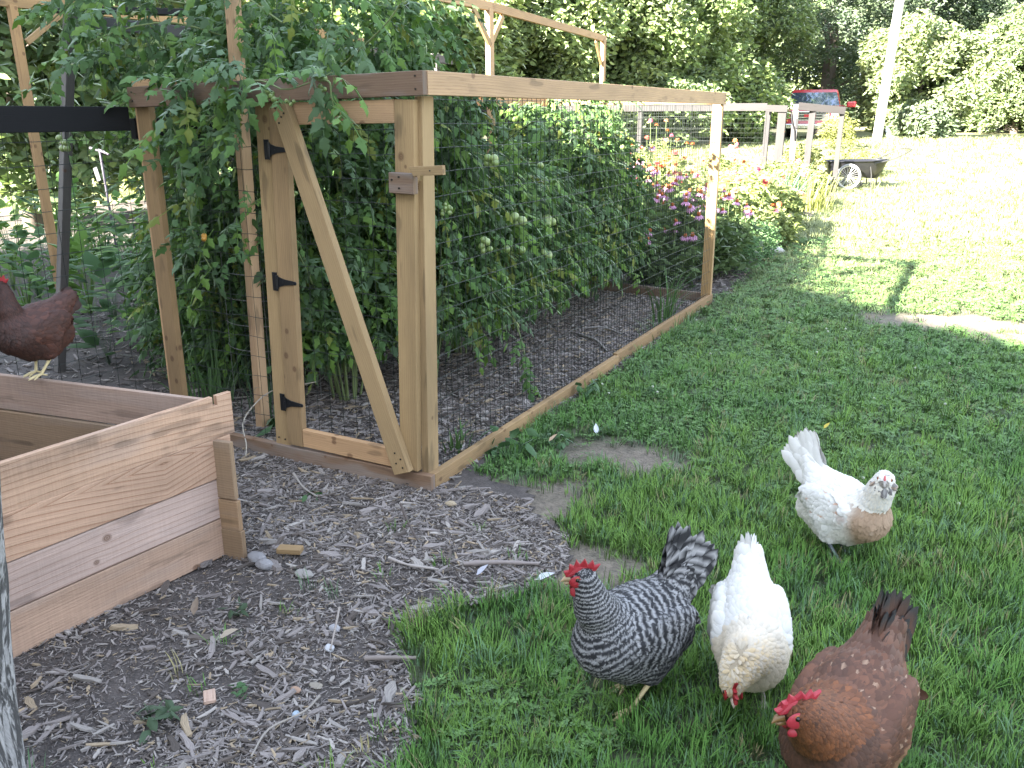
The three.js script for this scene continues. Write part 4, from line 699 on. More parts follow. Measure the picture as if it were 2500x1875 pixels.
// trees out of the frame to the left: their crowns throw the shade over the garden
tree('tall shade tree left of the garden outside the picture', -11.8, 5.6, 6.0, 2.2, 920, { col: MID, n: 700, from: 1.5, lobes: 22, trunk: 0.16 });
{ // the wood beyond: one mass of leaves
  const g = new THREE.Group(); g.name = 'woods'; scene.add(g); tag(g, 'dense green wood closing the view behind all the trees', 'woods', null, 'stuff');
  const R = rng(930), lobes = []; for (let i = 0; i < 110; i++) { const a = lerp(-1.22, 0.35, i / 149), d = lerp(30, 64, clamp((i - 5) / 110)) + 6 * R() + (R() < 0.5 ? 7 : 0), x = CAM.x + Math.sin(a) * d, z = CAM.z - Math.cos(a) * d; lobes.push([x, 1 + (1.5 + d * 0.135) * R(), z, 2.6 + 1.5 * R(), 2.4]); }
  crown(g, lobes, 11000, [0.11, 0.155, 0.05], 931, BIGSPRAY, 1.5);
}
// ------------------------------------------------------------------ hens
const smin = (a, b, k) => { const h = clamp(0.5 + 0.5 * (b - a) / k); return lerp(b, a, h) - k * h * (1 - h); };
function surfaceNet(f, lo, hi, st) {
  const nx = Math.ceil((hi[0] - lo[0]) / st) + 1, ny = Math.ceil((hi[1] - lo[1]) / st) + 1, nz = Math.ceil((hi[2] - lo[2]) / st) + 1, F = new Float32Array(nx * ny * nz), I = (i, j, k) => (k * ny + j) * nx + i;
  for (let k = 0; k < nz; k++) for (let j = 0; j < ny; j++) for (let i = 0; i < nx; i++) F[I(i, j, k)] = f(lo[0] + i * st, lo[1] + j * st, lo[2] + k * st);
  const pos = [], idx = [], id = new Int32Array(nx * ny * nz).fill(-1);
  for (let k = 0; k < nz - 1; k++) for (let j = 0; j < ny - 1; j++) for (let i = 0; i < nx - 1; i++) {
    let x = 0, y = 0, z = 0, n = 0;
    const E = (a, b, c, d, e, g) => { const u = F[I(i + a, j + b, k + c)], v = F[I(i + d, j + e, k + g)]; if ((u < 0) !== (v < 0)) { const t = u / (u - v); x += a + (d - a) * t; y += b + (e - b) * t; z += c + (g - c) * t; n++; } };
    E(0, 0, 0, 1, 0, 0); E(0, 1, 0, 1, 1, 0); E(0, 0, 1, 1, 0, 1); E(0, 1, 1, 1, 1, 1); E(0, 0, 0, 0, 1, 0); E(1, 0, 0, 1, 1, 0); E(0, 0, 1, 0, 1, 1); E(1, 0, 1, 1, 1, 1); E(0, 0, 0, 0, 0, 1); E(1, 0, 0, 1, 0, 1); E(0, 1, 0, 0, 1, 1); E(1, 1, 0, 1, 1, 1);
    if (n) { id[I(i, j, k)] = pos.length / 3; pos.push(lo[0] + (i + x / n) * st, lo[1] + (j + y / n) * st, lo[2] + (k + z / n) * st); }
  }
  const quad = (a, b, c, d, fl) => { if (a < 0 || b < 0 || c < 0 || d < 0) return; fl ? idx.push(a, b, c, a, c, d) : idx.push(a, c, b, a, d, c); };
  for (let k = 1; k < nz - 1; k++) for (let j = 1; j < ny - 1; j++) for (let i = 1; i < nx - 1; i++) {
    const s = F[I(i, j, k)] < 0;
    if (s !== F[I(i + 1, j, k)] < 0) quad(id[I(i, j - 1, k - 1)], id[I(i, j, k - 1)], id[I(i, j, k)], id[I(i, j - 1, k)], s);
    if (s !== F[I(i, j + 1, k)] < 0) quad(id[I(i - 1, j, k - 1)], id[I(i - 1, j, k)], id[I(i, j, k)], id[I(i, j, k - 1)], s);
    if (s !== F[I(i, j, k + 1)] < 0) quad(id[I(i - 1, j - 1, k)], id[I(i, j - 1, k)], id[I(i, j, k)], id[I(i - 1, j, k)], s);
  }
  return { pos, idx };
}
// prims: capsule {a, b, ra, rb} or ellipsoid {c, r, tilt}; flow = the way feathers lie; fl = feather length; reg = region
function primDist(p, x, y, z) {
  if (p.c) { let dx = x - p.c[0], dy = y - p.c[1], dz = z - p.c[2]; if (p.cz) { const t = dx * p.cz - dy * p.sz; dy = dx * p.sz + dy * p.cz; dx = t; } const [a, b, c] = p.r, k0 = Math.sqrt((dx / a) ** 2 + (dy / b) ** 2 + (dz / c) ** 2), k1 = Math.sqrt((dx / a / a) ** 2 + (dy / b / b) ** 2 + (dz / c / c) ** 2); return k1 < 1e-9 ? -Math.min(a, b, c) : k0 * (k0 - 1) / k1; }
  const [ax, ay, az] = p.a, bx = p.b[0] - ax, by = p.b[1] - ay, bz = p.b[2] - az, h = clamp(((x - ax) * bx + (y - ay) * by + (z - az) * bz) / (bx * bx + by * by + bz * bz));
  return Math.hypot(x - ax - h * bx, y - ay - h * by, z - az - h * bz) - lerp(p.ra, p.rb, h);
}
const EYE = std({ color: RGB(0.01, 0.008, 0.006), roughness: 0.12 });
function hen(label, spec) {
  const R = rng(spec.seed), t = thing('hen', label, 'hen', spec.at, spec.yaw), s = spec.scale ?? 1; t.scale.setScalar(s); if (spec.pitch) t.rotation.order = 'YXZ', t.rotation.z = spec.pitch;
  const N = spec.neck, prims = [], tailA = spec.tailA ?? 0.95, td = [-Math.cos(tailA), Math.sin(tailA), 0], T0 = spec.tailAt ?? [-0.135, 0.28, 0];
  const ell = (c, r, tilt, flow, fl, reg) => prims.push({ c, r, cz: Math.cos(tilt), sz: Math.sin(tilt), flow, fl, reg }), cap = (a, b, ra, rb, flow, fl, reg) => prims.push({ a, b, ra, rb, flow, fl, reg });
  ell([-0.015, 0.218, 0], [0.152, 0.106, 0.098], spec.bodyTilt ?? 0.1, [-1, -0.12, 0], 0.034, 'back');
  cap([0.078, 0.208, 0], [0.02, 0.16, 0], 0.09, 0.082, [-0.45, -0.85, 0], 0.026, 'breast');
  cap([-0.05, 0.155, 0], [-0.115, 0.18, 0], 0.083, 0.07, [-0.75, -0.6, 0], 0.032, 'fluff');
  for (const z of [-1, 1]) {
    cap([-0.03, 0.19, z * 0.05], [-0.022, 0.118, z * 0.048], 0.054, 0.030, [-0.15, -1, 0], 0.026, 'thigh');
    ell([-0.022, 0.232, z * 0.079], [0.112, 0.058, 0.026], 0.2, [-1, -0.2, 0], 0.04, 'wing');
  }
  cap([-0.085, 0.25, 0], [T0[0] + td[0] * 0.055, T0[1] + td[1] * 0.055, 0], 0.074, 0.044, [td[0], td[1] * 0.6 - 0.15, 0], 0.036, 'saddle');
  for (let i = 0; i < N.length - 1; i++) { const a = N[i], b = N[i + 1], d = [a[0] - b[0], a[1] - b[1], a[2] - b[2]]; cap(a.slice(0, 3), b.slice(0, 3), a[3], b[3], [d[0], d[1] - 0.05, d[2]], i ? 0.017 : 0.024, 'neck'); }
  const H = N[N.length - 1].slice(0, 3), F = V(...spec.face).normalize(), hu = V(0, 1, 0).addScaledVector(F, -F.y).normalize(), hs = V().crossVectors(F, hu), hp = (f, u, q = 0) => V(...H).addScaledVector(F, f).addScaledVector(hu, u).addScaledVector(hs, q);
  const tip = hp(0.022, -0.003); cap(H, tip.toArray(), N[N.length - 1][3], 0.0155, [-F.x, -F.y - 0.3, -F.z], 0.009, 'head');
  const sdf = (x, y, z) => { let d = 1; for (const p of prims) d = smin(d, primDist(p, x, y, z), p.reg === 'wing' ? 0.014 : p.reg === 'head' ? 0.012 : 0.032); return d; };
  const lo = [1, 1, 1], hi = [-1, -1, -1]; for (const p of prims) for (const q of p.c ? [p.c] : [p.a, p.b]) { const r = p.c ? Math.max(...p.r) : Math.max(p.ra, p.rb); for (let k = 0; k < 3; k++) { lo[k] = Math.min(lo[k], q[k] - r - 0.02); hi[k] = Math.max(hi[k], q[k] + r + 0.02); } }
  const net = surfaceNet((x, y, z) => sdf(x, y, z) + 0.004, lo, hi, 0.006), P = net.pos, grad = (x, y, z) => { const e = 0.003; return V(sdf(x + e, y, z) - sdf(x - e, y, z), sdf(x, y + e, z) - sdf(x, y - e, z), sdf(x, y, z + e) - sdf(x, y, z - e)).normalize(); };
  const nor = [], col = [], info = p => { let best = null, bd = 9, fx = 0, fy = 0, fz = 0, fl = 0, W = 0; for (const q of prims) { const d = primDist(q, p.x, p.y, p.z); if (d < bd) { bd = d; best = q; } const w = Math.exp(-Math.max(d, -0.01) / 0.012); const l = Math.hypot(...q.flow); fx += w * q.flow[0] / l; fy += w * q.flow[1] / l; fz += w * q.flow[2] / l; fl += w * q.fl; W += w; } return { q: best, flow: V(fx, fy, fz), fl: fl / W }; };
  const along = (q, p) => { const o = q.c ?? q.a, l = Math.hypot(...q.flow); return ((p.x - o[0]) * q.flow[0] + (p.y - o[1]) * q.flow[1] + (p.z - o[2]) * q.flow[2]) / l; };
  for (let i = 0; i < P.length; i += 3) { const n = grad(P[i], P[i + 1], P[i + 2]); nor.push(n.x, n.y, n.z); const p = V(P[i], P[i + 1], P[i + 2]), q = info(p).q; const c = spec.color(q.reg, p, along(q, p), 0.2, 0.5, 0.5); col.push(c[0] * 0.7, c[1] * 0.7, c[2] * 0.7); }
  { const i = net.idx, a = V().fromArray(P, i[0] * 3), b = V().fromArray(P, i[1] * 3), c = V().fromArray(P, i[2] * 3); if (b.sub(a).cross(c.sub(a)).dot(V().fromArray(nor, i[0] * 3)) < 0) for (let k = 0; k < i.length; k += 3) [i[k + 1], i[k + 2]] = [i[k + 2], i[k + 1]]; }
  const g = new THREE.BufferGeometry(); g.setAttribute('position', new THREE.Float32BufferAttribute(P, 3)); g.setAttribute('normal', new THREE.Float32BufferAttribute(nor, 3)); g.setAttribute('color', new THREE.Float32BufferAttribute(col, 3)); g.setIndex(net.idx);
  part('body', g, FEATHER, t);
  // plumage: overlapping feathers laid along the flow
  const fp = [], fn = [], fc = [], fi = [];
  const feather = (p, n, dir, L, W, reg, q, curl, lift, steps = 5) => {
    const d = dir.clone().addScaledVector(n, lift).normalize(), sd = V().crossVectors(n, d).normalize(), up = V().crossVectors(d, sd).normalize(), k = fp.length / 3, rnd = R(), ph = R(), s0 = along(q, p);
    for (let i = 0; i <= steps; i++) {
      const u = i / steps, w = W * (u < 0.6 ? lerp(0.55, 1, u / 0.6) : Math.sqrt(Math.max(0, 1 - ((u - 0.6) / 0.42) ** 2)));
      for (const v of [-1, 0, 1]) { const x = p.clone().addScaledVector(d, L * (u - (v ? 0.05 * u : 0))).addScaledVector(sd, v * w * 0.5).addScaledVector(up, -curl * L * u * u + (v ? -0.1 * w : 0)); fp.push(x.x, x.y, x.z); const m = up.clone().addScaledVector(sd, v * 0.35).addScaledVector(d, 0.25 * u).normalize(); fn.push(m.x, m.y, m.z); const c = spec.color(reg, x, s0 + L * u, u, rnd, ph, v); fc.push(...c); }
      if (i) { const b = k + i * 3; fi.push(b - 3, b, b - 2, b, b + 1, b - 2, b - 2, b + 1, b - 1, b + 1, b + 2, b - 1); }
    }
  };
  const tri = net.idx, area = []; let sum = 0; const A = V(), B = V(), C = V();
  for (let i = 0; i < tri.length; i += 3) { A.fromArray(P, tri[i] * 3); B.fromArray(P, tri[i + 1] * 3); C.fromArray(P, tri[i + 2] * 3); const inf = info(A); sum += V().crossVectors(B.clone().sub(A), C.clone().sub(A)).length() / Math.pow(inf.fl, 1.9); area.push(sum); }
  const count = spec.feathers ?? 5200;
  for (let i = 0; i < count; i++) {
    const r = R() * sum; let a = 0, b = area.length - 1; while (a < b) { const m = (a + b) >> 1; area[m] < r ? a = m + 1 : b = m; }
    A.fromArray(P, tri[a * 3] * 3); B.fromArray(P, tri[a * 3 + 1] * 3); C.fromArray(P, tri[a * 3 + 2] * 3); let u = R(), v = R(); if (u + v > 1) u = 1 - u, v = 1 - v;
    const p = A.clone().addScaledVector(B.clone().sub(A), u).addScaledVector(C.clone().sub(A), v), n = grad(p.x, p.y, p.z), inf = info(p);
    if (inf.q.reg === 'head' && V().subVectors(p, V(...H)).dot(F) > 0.008 && (!spec.muff || V().subVectors(p, V(...H)).dot(F) > 0.022)) continue;
    const d = inf.flow.clone().addScaledVector(n, -inf.flow.dot(n)); d.x += (R() - 0.5) * 0.16; d.y += (R() - 0.5) * 0.16; d.z += (R() - 0.5) * 0.16; if (d.length() < 0.05) continue; d.normalize();
    const L = inf.fl * (0.8 + 0.4 * R()) * (spec.fs ?? 1);
    feather(p.addScaledVector(n, 0.0005), n, d, L, L * (inf.q.reg === 'neck' ? 0.5 : 0.72), inf.q.reg, inf.q, 0.13, inf.q.reg === 'fluff' || inf.q.reg === 'thigh' ? 0.32 : 0.25);
  }
  // wing quills
  for (const z of [-1, 1]) for (let i = 0; i < 12; i++) { const u = i / 11, p = V(lerp(0.03, -0.07, u), lerp(0.2, 0.215, u) + 0.028 * Math.sin(u * 3), z * (0.101 - 0.018 * u * u)); feather(p, V(0, 0.15, z).normalize(), V(-1, -0.1 + 0.12 * u, -z * 0.12).normalize(), 0.085, 0.026, 'wing', prims.find(q => q.reg === 'wing'), 0.06, 0.02, 7); }
  // tail: two fans meeting in a ridge
  const TL = spec.tailL ?? 0.135, sad = prims.find(q => q.reg === 'saddle');
  for (const z of [-1, 1]) for (let l = 0; l < 4; l++) for (let i = 0; i < 11; i++) {
    const u = i / 10, a = tailA + lerp(0.38, -0.5, u) * (spec.fan ?? 1), d = V(-Math.cos(a), Math.sin(a), z * (0.04 + (spec.spread ?? 0.12) * u)).normalize(), p = V(T0[0] + td[0] * 0.02, T0[1] + td[1] * 0.02, z * (0.008 + 0.02 * u + 0.006 * l)).add(V(0.012 * l, -0.01 * u - 0.012 * l, 0));
    feather(p, V(0.1, 0.25, z).normalize(), d, TL * (1 - 0.19 * l - 0.16 * u * u) * (0.92 + 0.16 * R()), 0.048, 'tail', sad, 0.05 + 0.1 * R(), 0.02, 9);
  }
  for (const [a, l, n, reg] of spec.extra ?? []) for (let i = 0; i < n; i++) { const p = hp(a[0] + (R() - 0.5) * 0.016, a[1] + (R() - 0.5) * 0.014, a[2] + (R() - 0.5) * 0.016), o = p.clone().sub(V(...H)).normalize(); feather(p, o, o.clone().multiplyScalar(0.5).add(V(0, -0.9, 0)).addScaledVector(hs, Math.sign(a[2]) * 0.5).normalize(), l * (0.7 + 0.6 * R()), l * 0.4, reg, prims[prims.length - 1], 0.1, 0.35); }
  const pg = new THREE.BufferGeometry(); pg.setAttribute('position', new THREE.Float32BufferAttribute(fp, 3)); pg.setAttribute('normal', new THREE.Float32BufferAttribute(fn, 3)); pg.setAttribute('color', new THREE.Float32BufferAttribute(fc, 3)); pg.setIndex(fi);
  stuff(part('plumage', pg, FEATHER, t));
  // head
  const headM = new THREE.Matrix4().makeBasis(F, hu, hs).scale(V(1.25, 1.25, 1.2)).setPosition(V(...H)), put = (name, geo, m, par = t) => part(name, geo.applyMatrix4(headM), m, par);
  const red = spec.red ?? FLESH, beakM = spec.beak ?? BEAK;
  const bk = (y0, up) => { const pts = [[0.028, y0, 0], [0.038, y0 + up * 0.002, 0], [0.047, y0 - 0.004, 0]]; return tube(pts.map(p => V(...p)), [0.0075, 0.0055, 0.0006], 8); };
  put('beak', merge([bk(0.0, 1).scale(1, 1, 0.9), tube([V(0.028, -0.006, 0), V(0.037, -0.0075, 0), V(0.042, -0.007, 0)], [0.006, 0.004, 0.0006], 8)]), beakM);
  for (const z of [-1, 1]) { put('eye', new THREE.SphereGeometry(0.0042, 10, 8).translate(0.014, 0.006, z * 0.0185), EYE); put('eye_ring', new THREE.TorusGeometry(0.0046, 0.0014, 6, 12).translate(0.014, 0.006, z * 0.0183), spec.iris ?? IRIS); }
  if (!spec.muff) {
    const c = spec.comb ?? 1, sh = new THREE.Shape(); sh.moveTo(-0.022, 0.012); const pk = [[-0.03, 0.026], [-0.02, 0.022], [-0.018, 0.041], [-0.008, 0.027], [-0.004, 0.049], [0.006, 0.028], [0.012, 0.046], [0.017, 0.026], [0.025, 0.036], [0.027, 0.018], [0.036, 0.014], [0.034, 0.002]]; pk.forEach(([x, y]) => sh.lineTo(x, 0.012 + (y - 0.012) * c)); sh.lineTo(0.026, 0.006); sh.closePath();
    const cg = new THREE.ExtrudeGeometry(sh, { depth: 0.003, bevelSize: 0.0022, bevelThickness: 0.0026, bevelSegments: 2, curveSegments: 2 }).translate(0, 0.003, -0.0015); const cp = cg.attributes.position; for (let i = 0; i < cp.count; i++) { const y = cp.getY(i); cp.setZ(i, cp.getZ(i) + 0.002 * Math.sin(cp.getX(i) * 160) + (spec.flop ?? 0) * Math.max(0, y - 0.016) ** 2 * 30); } cg.computeVertexNormals(); put('comb', cg, red);
    for (const z of [-1, 1]) {
      put('face', new THREE.SphereGeometry(0.0175, 12, 9).scale(0.92, 0.72, 0.22).translate(0.015, 0.001, z * 0.0168), red);
      put('wattle', new THREE.SphereGeometry(0.014, 12, 9).scale(0.72, 1.2 * c, 0.32).rotateX(-z * 0.25).translate(0.021, -0.021 - 0.004 * c, z * 0.009), red);
      put('earlobe', new THREE.SphereGeometry(0.008, 9, 7).scale(0.6, 1.15, 0.4).translate(-0.001, -0.011, z * 0.0195), red);
    }
  } else put('comb', new THREE.SphereGeometry(0.008, 10, 8).scale(1.5, 0.55, 0.5).rotateZ(-0.5).translate(0.021, 0.011, 0), red);
  // legs
  for (const z of [-1, 1]) {
    const [fx, fz] = (z < 0 ? spec.feet?.[0] : spec.feet?.[1]) ?? [-0.005, 0.045 * z], fy = spec.footY ?? 0, hk = V(-0.03, 0.078 + fy * 0.5, z * 0.047), an = V(fx - 0.006, 0.016 + fy, fz), list = [tube([V(-0.02, 0.12, z * 0.048), V(-0.028, 0.098, z * 0.048), hk, hk.clone().lerp(an, 0.5), an], [0.013, 0.0085, 0.0078, 0.0058, 0.0068], 8)];
    for (const a of [-0.42, 0, 0.42]) { const c = Math.cos(a), q = Math.sin(a), L = a ? 0.046 : 0.056; list.push(tube([an, V(fx + c * L * 0.4, fy + 0.0125, fz + q * L * 0.4), V(fx + c * L * 0.8, fy + 0.0065, fz + q * L * 0.8), V(fx + c * L * 1.05, fy + 0.0035, fz + q * L * 1.05)], [0.006, 0.005, 0.0042, 0.0014], 7)); }
    list.push(tube([an, V(fx - 0.025, fy + 0.007, fz), V(fx - 0.036, fy + 0.003, fz)], [0.005, 0.004, 0.0012], 6));
    part('leg', list, spec.legs ?? SHANK, t);
  }
  return t;
}
const FEATHER = std({ vertexColors: true, roughness: 0.72, side: THREE.DoubleSide });
const FLESH = new THREE.MeshPhysicalMaterial({ color: RGB(0.27, 0.013, 0.02), roughness: 0.5, bumpMap: dataTex(128, 128, (i, j, c) => { c[0] = c[1] = c[2] = noise2(i / 3, j / 3, 6); }, false), bumpScale: 0.0008 });
const FLESHD = std({ color: RGB(0.28, 0.015, 0.02), roughness: 0.5 });
const BEAK = std({ color: RGB(0.34, 0.24, 0.13), roughness: 0.4 }), BEAKD = std({ color: RGB(0.18, 0.1, 0.035), roughness: 0.4 }), IRIS = std({ color: RGB(0.35, 0.1, 0.02), roughness: 0.3 });
const SHANK = std({ color: RGB(0.55, 0.45, 0.24), roughness: 0.6 }), SLATE = std({ color: RGB(0.1, 0.115, 0.13), roughness: 0.6 }), PINKLEG = std({ color: RGB(0.33, 0.27, 0.24), roughness: 0.6 });
const up = (f) => [[0.085, 0.265, 0, 0.062], [0.125, 0.325, 0, 0.044], [0.145, 0.375, 0, 0.032], [0.155, 0.41, 0, 0.028]];
const yawOf = (dx, dz) => Math.atan2(-dz, dx);
// barred hen
hen('black and white barred hen with red comb standing nearest the chips', {
  seed: 1001, at: [1.36, groundY(1.36, 1.0), 1.0], yaw: yawOf(-0.505, 0.865), neck: up(), face: [0.8, -0.1, 0.5], tailA: 1.3, tailL: 0.165, spread: 0.22, feathers: 9500, fs: 0.85, comb: 0.62, scale: 1.13,
  feet: [[0.035, -0.045], [-0.03, 0.045]],
  color: (reg, p, s, u, r, ph, v = 0) => {
    const per = { neck: 0.0115, head: 0.007, back: 0.019, wing: 0.021, saddle: 0.019, tail: 0.03, breast: 0.0165, fluff: 0.02, thigh: 0.017 }[reg] ?? 0.014;
    const w = Math.sin((s / per + 0.22 * (ph - 0.5) + 1.2 * (fbm3(p.x * 22, p.y * 22, p.z * 22, 2) - 0.5) + 0.12 * Math.abs(v)) * 6.283), b = sstep(0.3, 0.58, w);
    const lt = reg === 'fluff' || reg === 'thigh' ? 0.12 : reg === 'breast' ? 0.24 : reg === 'tail' ? 0.3 : 0.27, k = 0.85 + 0.3 * r; return [lerp(0.007, lt * k, b), lerp(0.007, lt * k * 0.98, b), lerp(0.009, lt * k * 0.97, b)];
  },
});
hen('white buff hen pecking head down between the barred and brown hens', {
  seed: 1002, at: [1.65, groundY(1.66, 0.8), 0.8], yaw: yawOf(0.30, 0.95), pitch: -0.17, face: [0.62, -0.75, -0.12], tailA: 0.7, spread: 0.1, fan: 0.7, feathers: 5600, comb: 0.62, beak: std({ color: RGB(0.5, 0.4, 0.33), roughness: 0.45 }), red: FLESHD, legs: PINKLEG, scale: 1.06,
  neck: [[0.095, 0.25, 0.0, 0.066], [0.14, 0.262, 0.022, 0.05], [0.172, 0.235, 0.045, 0.035], [0.186, 0.205, 0.056, 0.028]], feet: [[0.05, -0.05], [0.0, 0.035]], tailL: 0.12,
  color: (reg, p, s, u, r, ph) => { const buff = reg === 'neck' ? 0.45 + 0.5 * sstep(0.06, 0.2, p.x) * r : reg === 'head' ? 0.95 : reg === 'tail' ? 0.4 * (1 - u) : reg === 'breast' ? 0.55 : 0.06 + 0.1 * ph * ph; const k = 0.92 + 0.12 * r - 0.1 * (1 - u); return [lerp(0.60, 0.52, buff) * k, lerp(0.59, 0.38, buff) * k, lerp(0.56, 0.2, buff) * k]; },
});
hen('white hen with tan breast and bearded face looking at the camera', {
  seed: 1003, at: [1.785, groundY(1.77, -0.2), -0.2], yaw: yawOf(0.88, 0.385), face: [0.48, 0.06, 0.87], tailA: 1.1, tailL: 0.175, spread: 0.12, feathers: 6000, muff: true, legs: SLATE, red: std({ color: RGB(0.42, 0.1, 0.1), roughness: 0.7 }), beak: std({ color: RGB(0.3, 0.27, 0.24), roughness: 0.5 }), scale: 1.04, bodyTilt: 0.22,
  neck: [[0.085, 0.262, 0.006, 0.058], [0.12, 0.305, 0.015, 0.046], [0.138, 0.35, 0.024, 0.038], [0.146, 0.38, 0.03, 0.03]], feet: [[-0.02, -0.045], [0.03, 0.045]],
  extra: [[[0.010, -0.008, 0.024], 0.019, 80, 'muff'], [[0.010, -0.008, -0.024], 0.019, 80, 'muff'], [[0.024, -0.024, 0], 0.023, 70, 'beard'], [[0.02, -0.02, 0.014], 0.018, 30, 'beard'], [[0.02, -0.02, -0.014], 0.018, 30, 'beard']],
  color: (reg, p, s, u, r, ph) => {
    const n = fbm3(p.x * 28, p.y * 28, p.z * 28, 2), k = 0.9 + 0.14 * r; let c = [0.60, 0.585, 0.55]; const mixc = (d, f) => { c = c.map((v, i) => lerp(v, d[i], clamp(f))); };
    if (reg === 'breast') mixc([0.2, 0.1, 0.04], sstep(0.03, 0.1, p.x) * (0.7 + 0.9 * n));
    if (reg === 'breast' || reg === 'fluff') mixc([0.55, 0.48, 0.38], 0.25);
    if (reg === 'wing') mixc([0.36, 0.29, 0.25], sstep(0.5, 0.72, n) * sstep(-0.02, 0.05, p.x) * 0.85); if (reg === 'wing' && n > 0.62 && r > 0.8) mixc([0.4, 0.17, 0.07], 0.6);
    if (reg === 'head') mixc([0.3, 0.24, 0.2], 0.4 + 0.4 * r); if (reg === 'muff') mixc(r > 0.55 ? [0.24, 0.15, 0.09] : r > 0.3 ? [0.33, 0.29, 0.25] : [0.12, 0.1, 0.09], 0.85); if (reg === 'beard') mixc([0.1, 0.09, 0.09], 0.65 + 0.35 * r);
    if (reg === 'neck') mixc([0.62, 0.5, 0.32], 0.35 * r);
    return c.map(v => v * k);
  },
});
const brown = (base, gold, tailDark, fleck) => (reg, p, s, u, r, ph, v = 0) => {
  const n = fbm3(p.x * 20, p.y * 20, p.z * 20, 2), k = 0.7 + 0.6 * r * r + 0.5 * (n - 0.5); let c = base.map(q => q * k);
  if (reg === 'neck') c = gold.map((q, i) => lerp(q, base[i] * 0.5, 0.5 * ph) * (0.65 + 0.6 * r)); if (reg === 'head') c = base.map(q => q * 0.55);
  if (reg === 'breast') c = c.map(q => q * 0.62); if (reg === 'tail') { const d = sstep(0.66, 0.98, u + 0.15 * (r - 0.5)) * tailDark; c = c.map(q => lerp(q * 0.75, 0.012, d)); }
  if (v === 0 && u > 0.35 && ph > 1 - fleck && (reg === 'back' || reg === 'wing')) c = [0.27, 0.17, 0.11];
  if ((reg === 'saddle' || reg === 'back') && fleck && p.x < -0.06 && ph > 0.5) c = c.map((q, i) => lerp(q, [0.17, 0.105, 0.075][i], 0.45 * u));
  if ((reg === 'fluff' || reg === 'thigh') && fleck) c = c.map((q, i) => lerp(q, [0.26, 0.15, 0.075][i], 0.55));
  return c;
};
hen('reddish brown hen with black tail tip cropped by the bottom edge', {
  seed: 1004, at: [1.965, groundY(2, 1.16), 1.16], yaw: yawOf(-0.25, 0.968), face: [0.72, -0.28, 0.62], tailA: 1.2, tailL: 0.13, spread: 0.2, feathers: 10500, fs: 0.75, comb: 0.42, scale: 1.24, red: std({ color: RGB(0.33, 0.022, 0.035), roughness: 0.5 }), beak: BEAKD,
  neck: [[0.09, 0.255, 0.0, 0.066], [0.14, 0.285, 0.004, 0.05], [0.172, 0.315, 0.01, 0.035], [0.19, 0.335, 0.014, 0.028]],
  color: brown([0.105, 0.042, 0.021], [0.15, 0.05, 0.015], 1, 0.035),
});
hen('dark brown hen perched on the edge of the cedar box', {
  seed: 1005, at: [-1.2, 0.656, 0.99], yaw: yawOf(0.016, 0.997), face: [0.5, -0.05, 0.86], tailA: 0.6, tailL: 0.1, spread: 0.14, feathers: 5200, comb: 0.8, scale: 0.9, red: FLESHD, footY: -0.0, feet: [[0.02, -0.035], [0.0, 0.03]],
  neck: [[0.085, 0.265, 0, 0.06], [0.095, 0.33, 0.004, 0.046], [0.098, 0.385, 0.008, 0.034], [0.1, 0.42, 0.012, 0.028]],
  color: brown([0.062, 0.021, 0.012], [0.046, 0.015, 0.009], 0.4, 0),
});
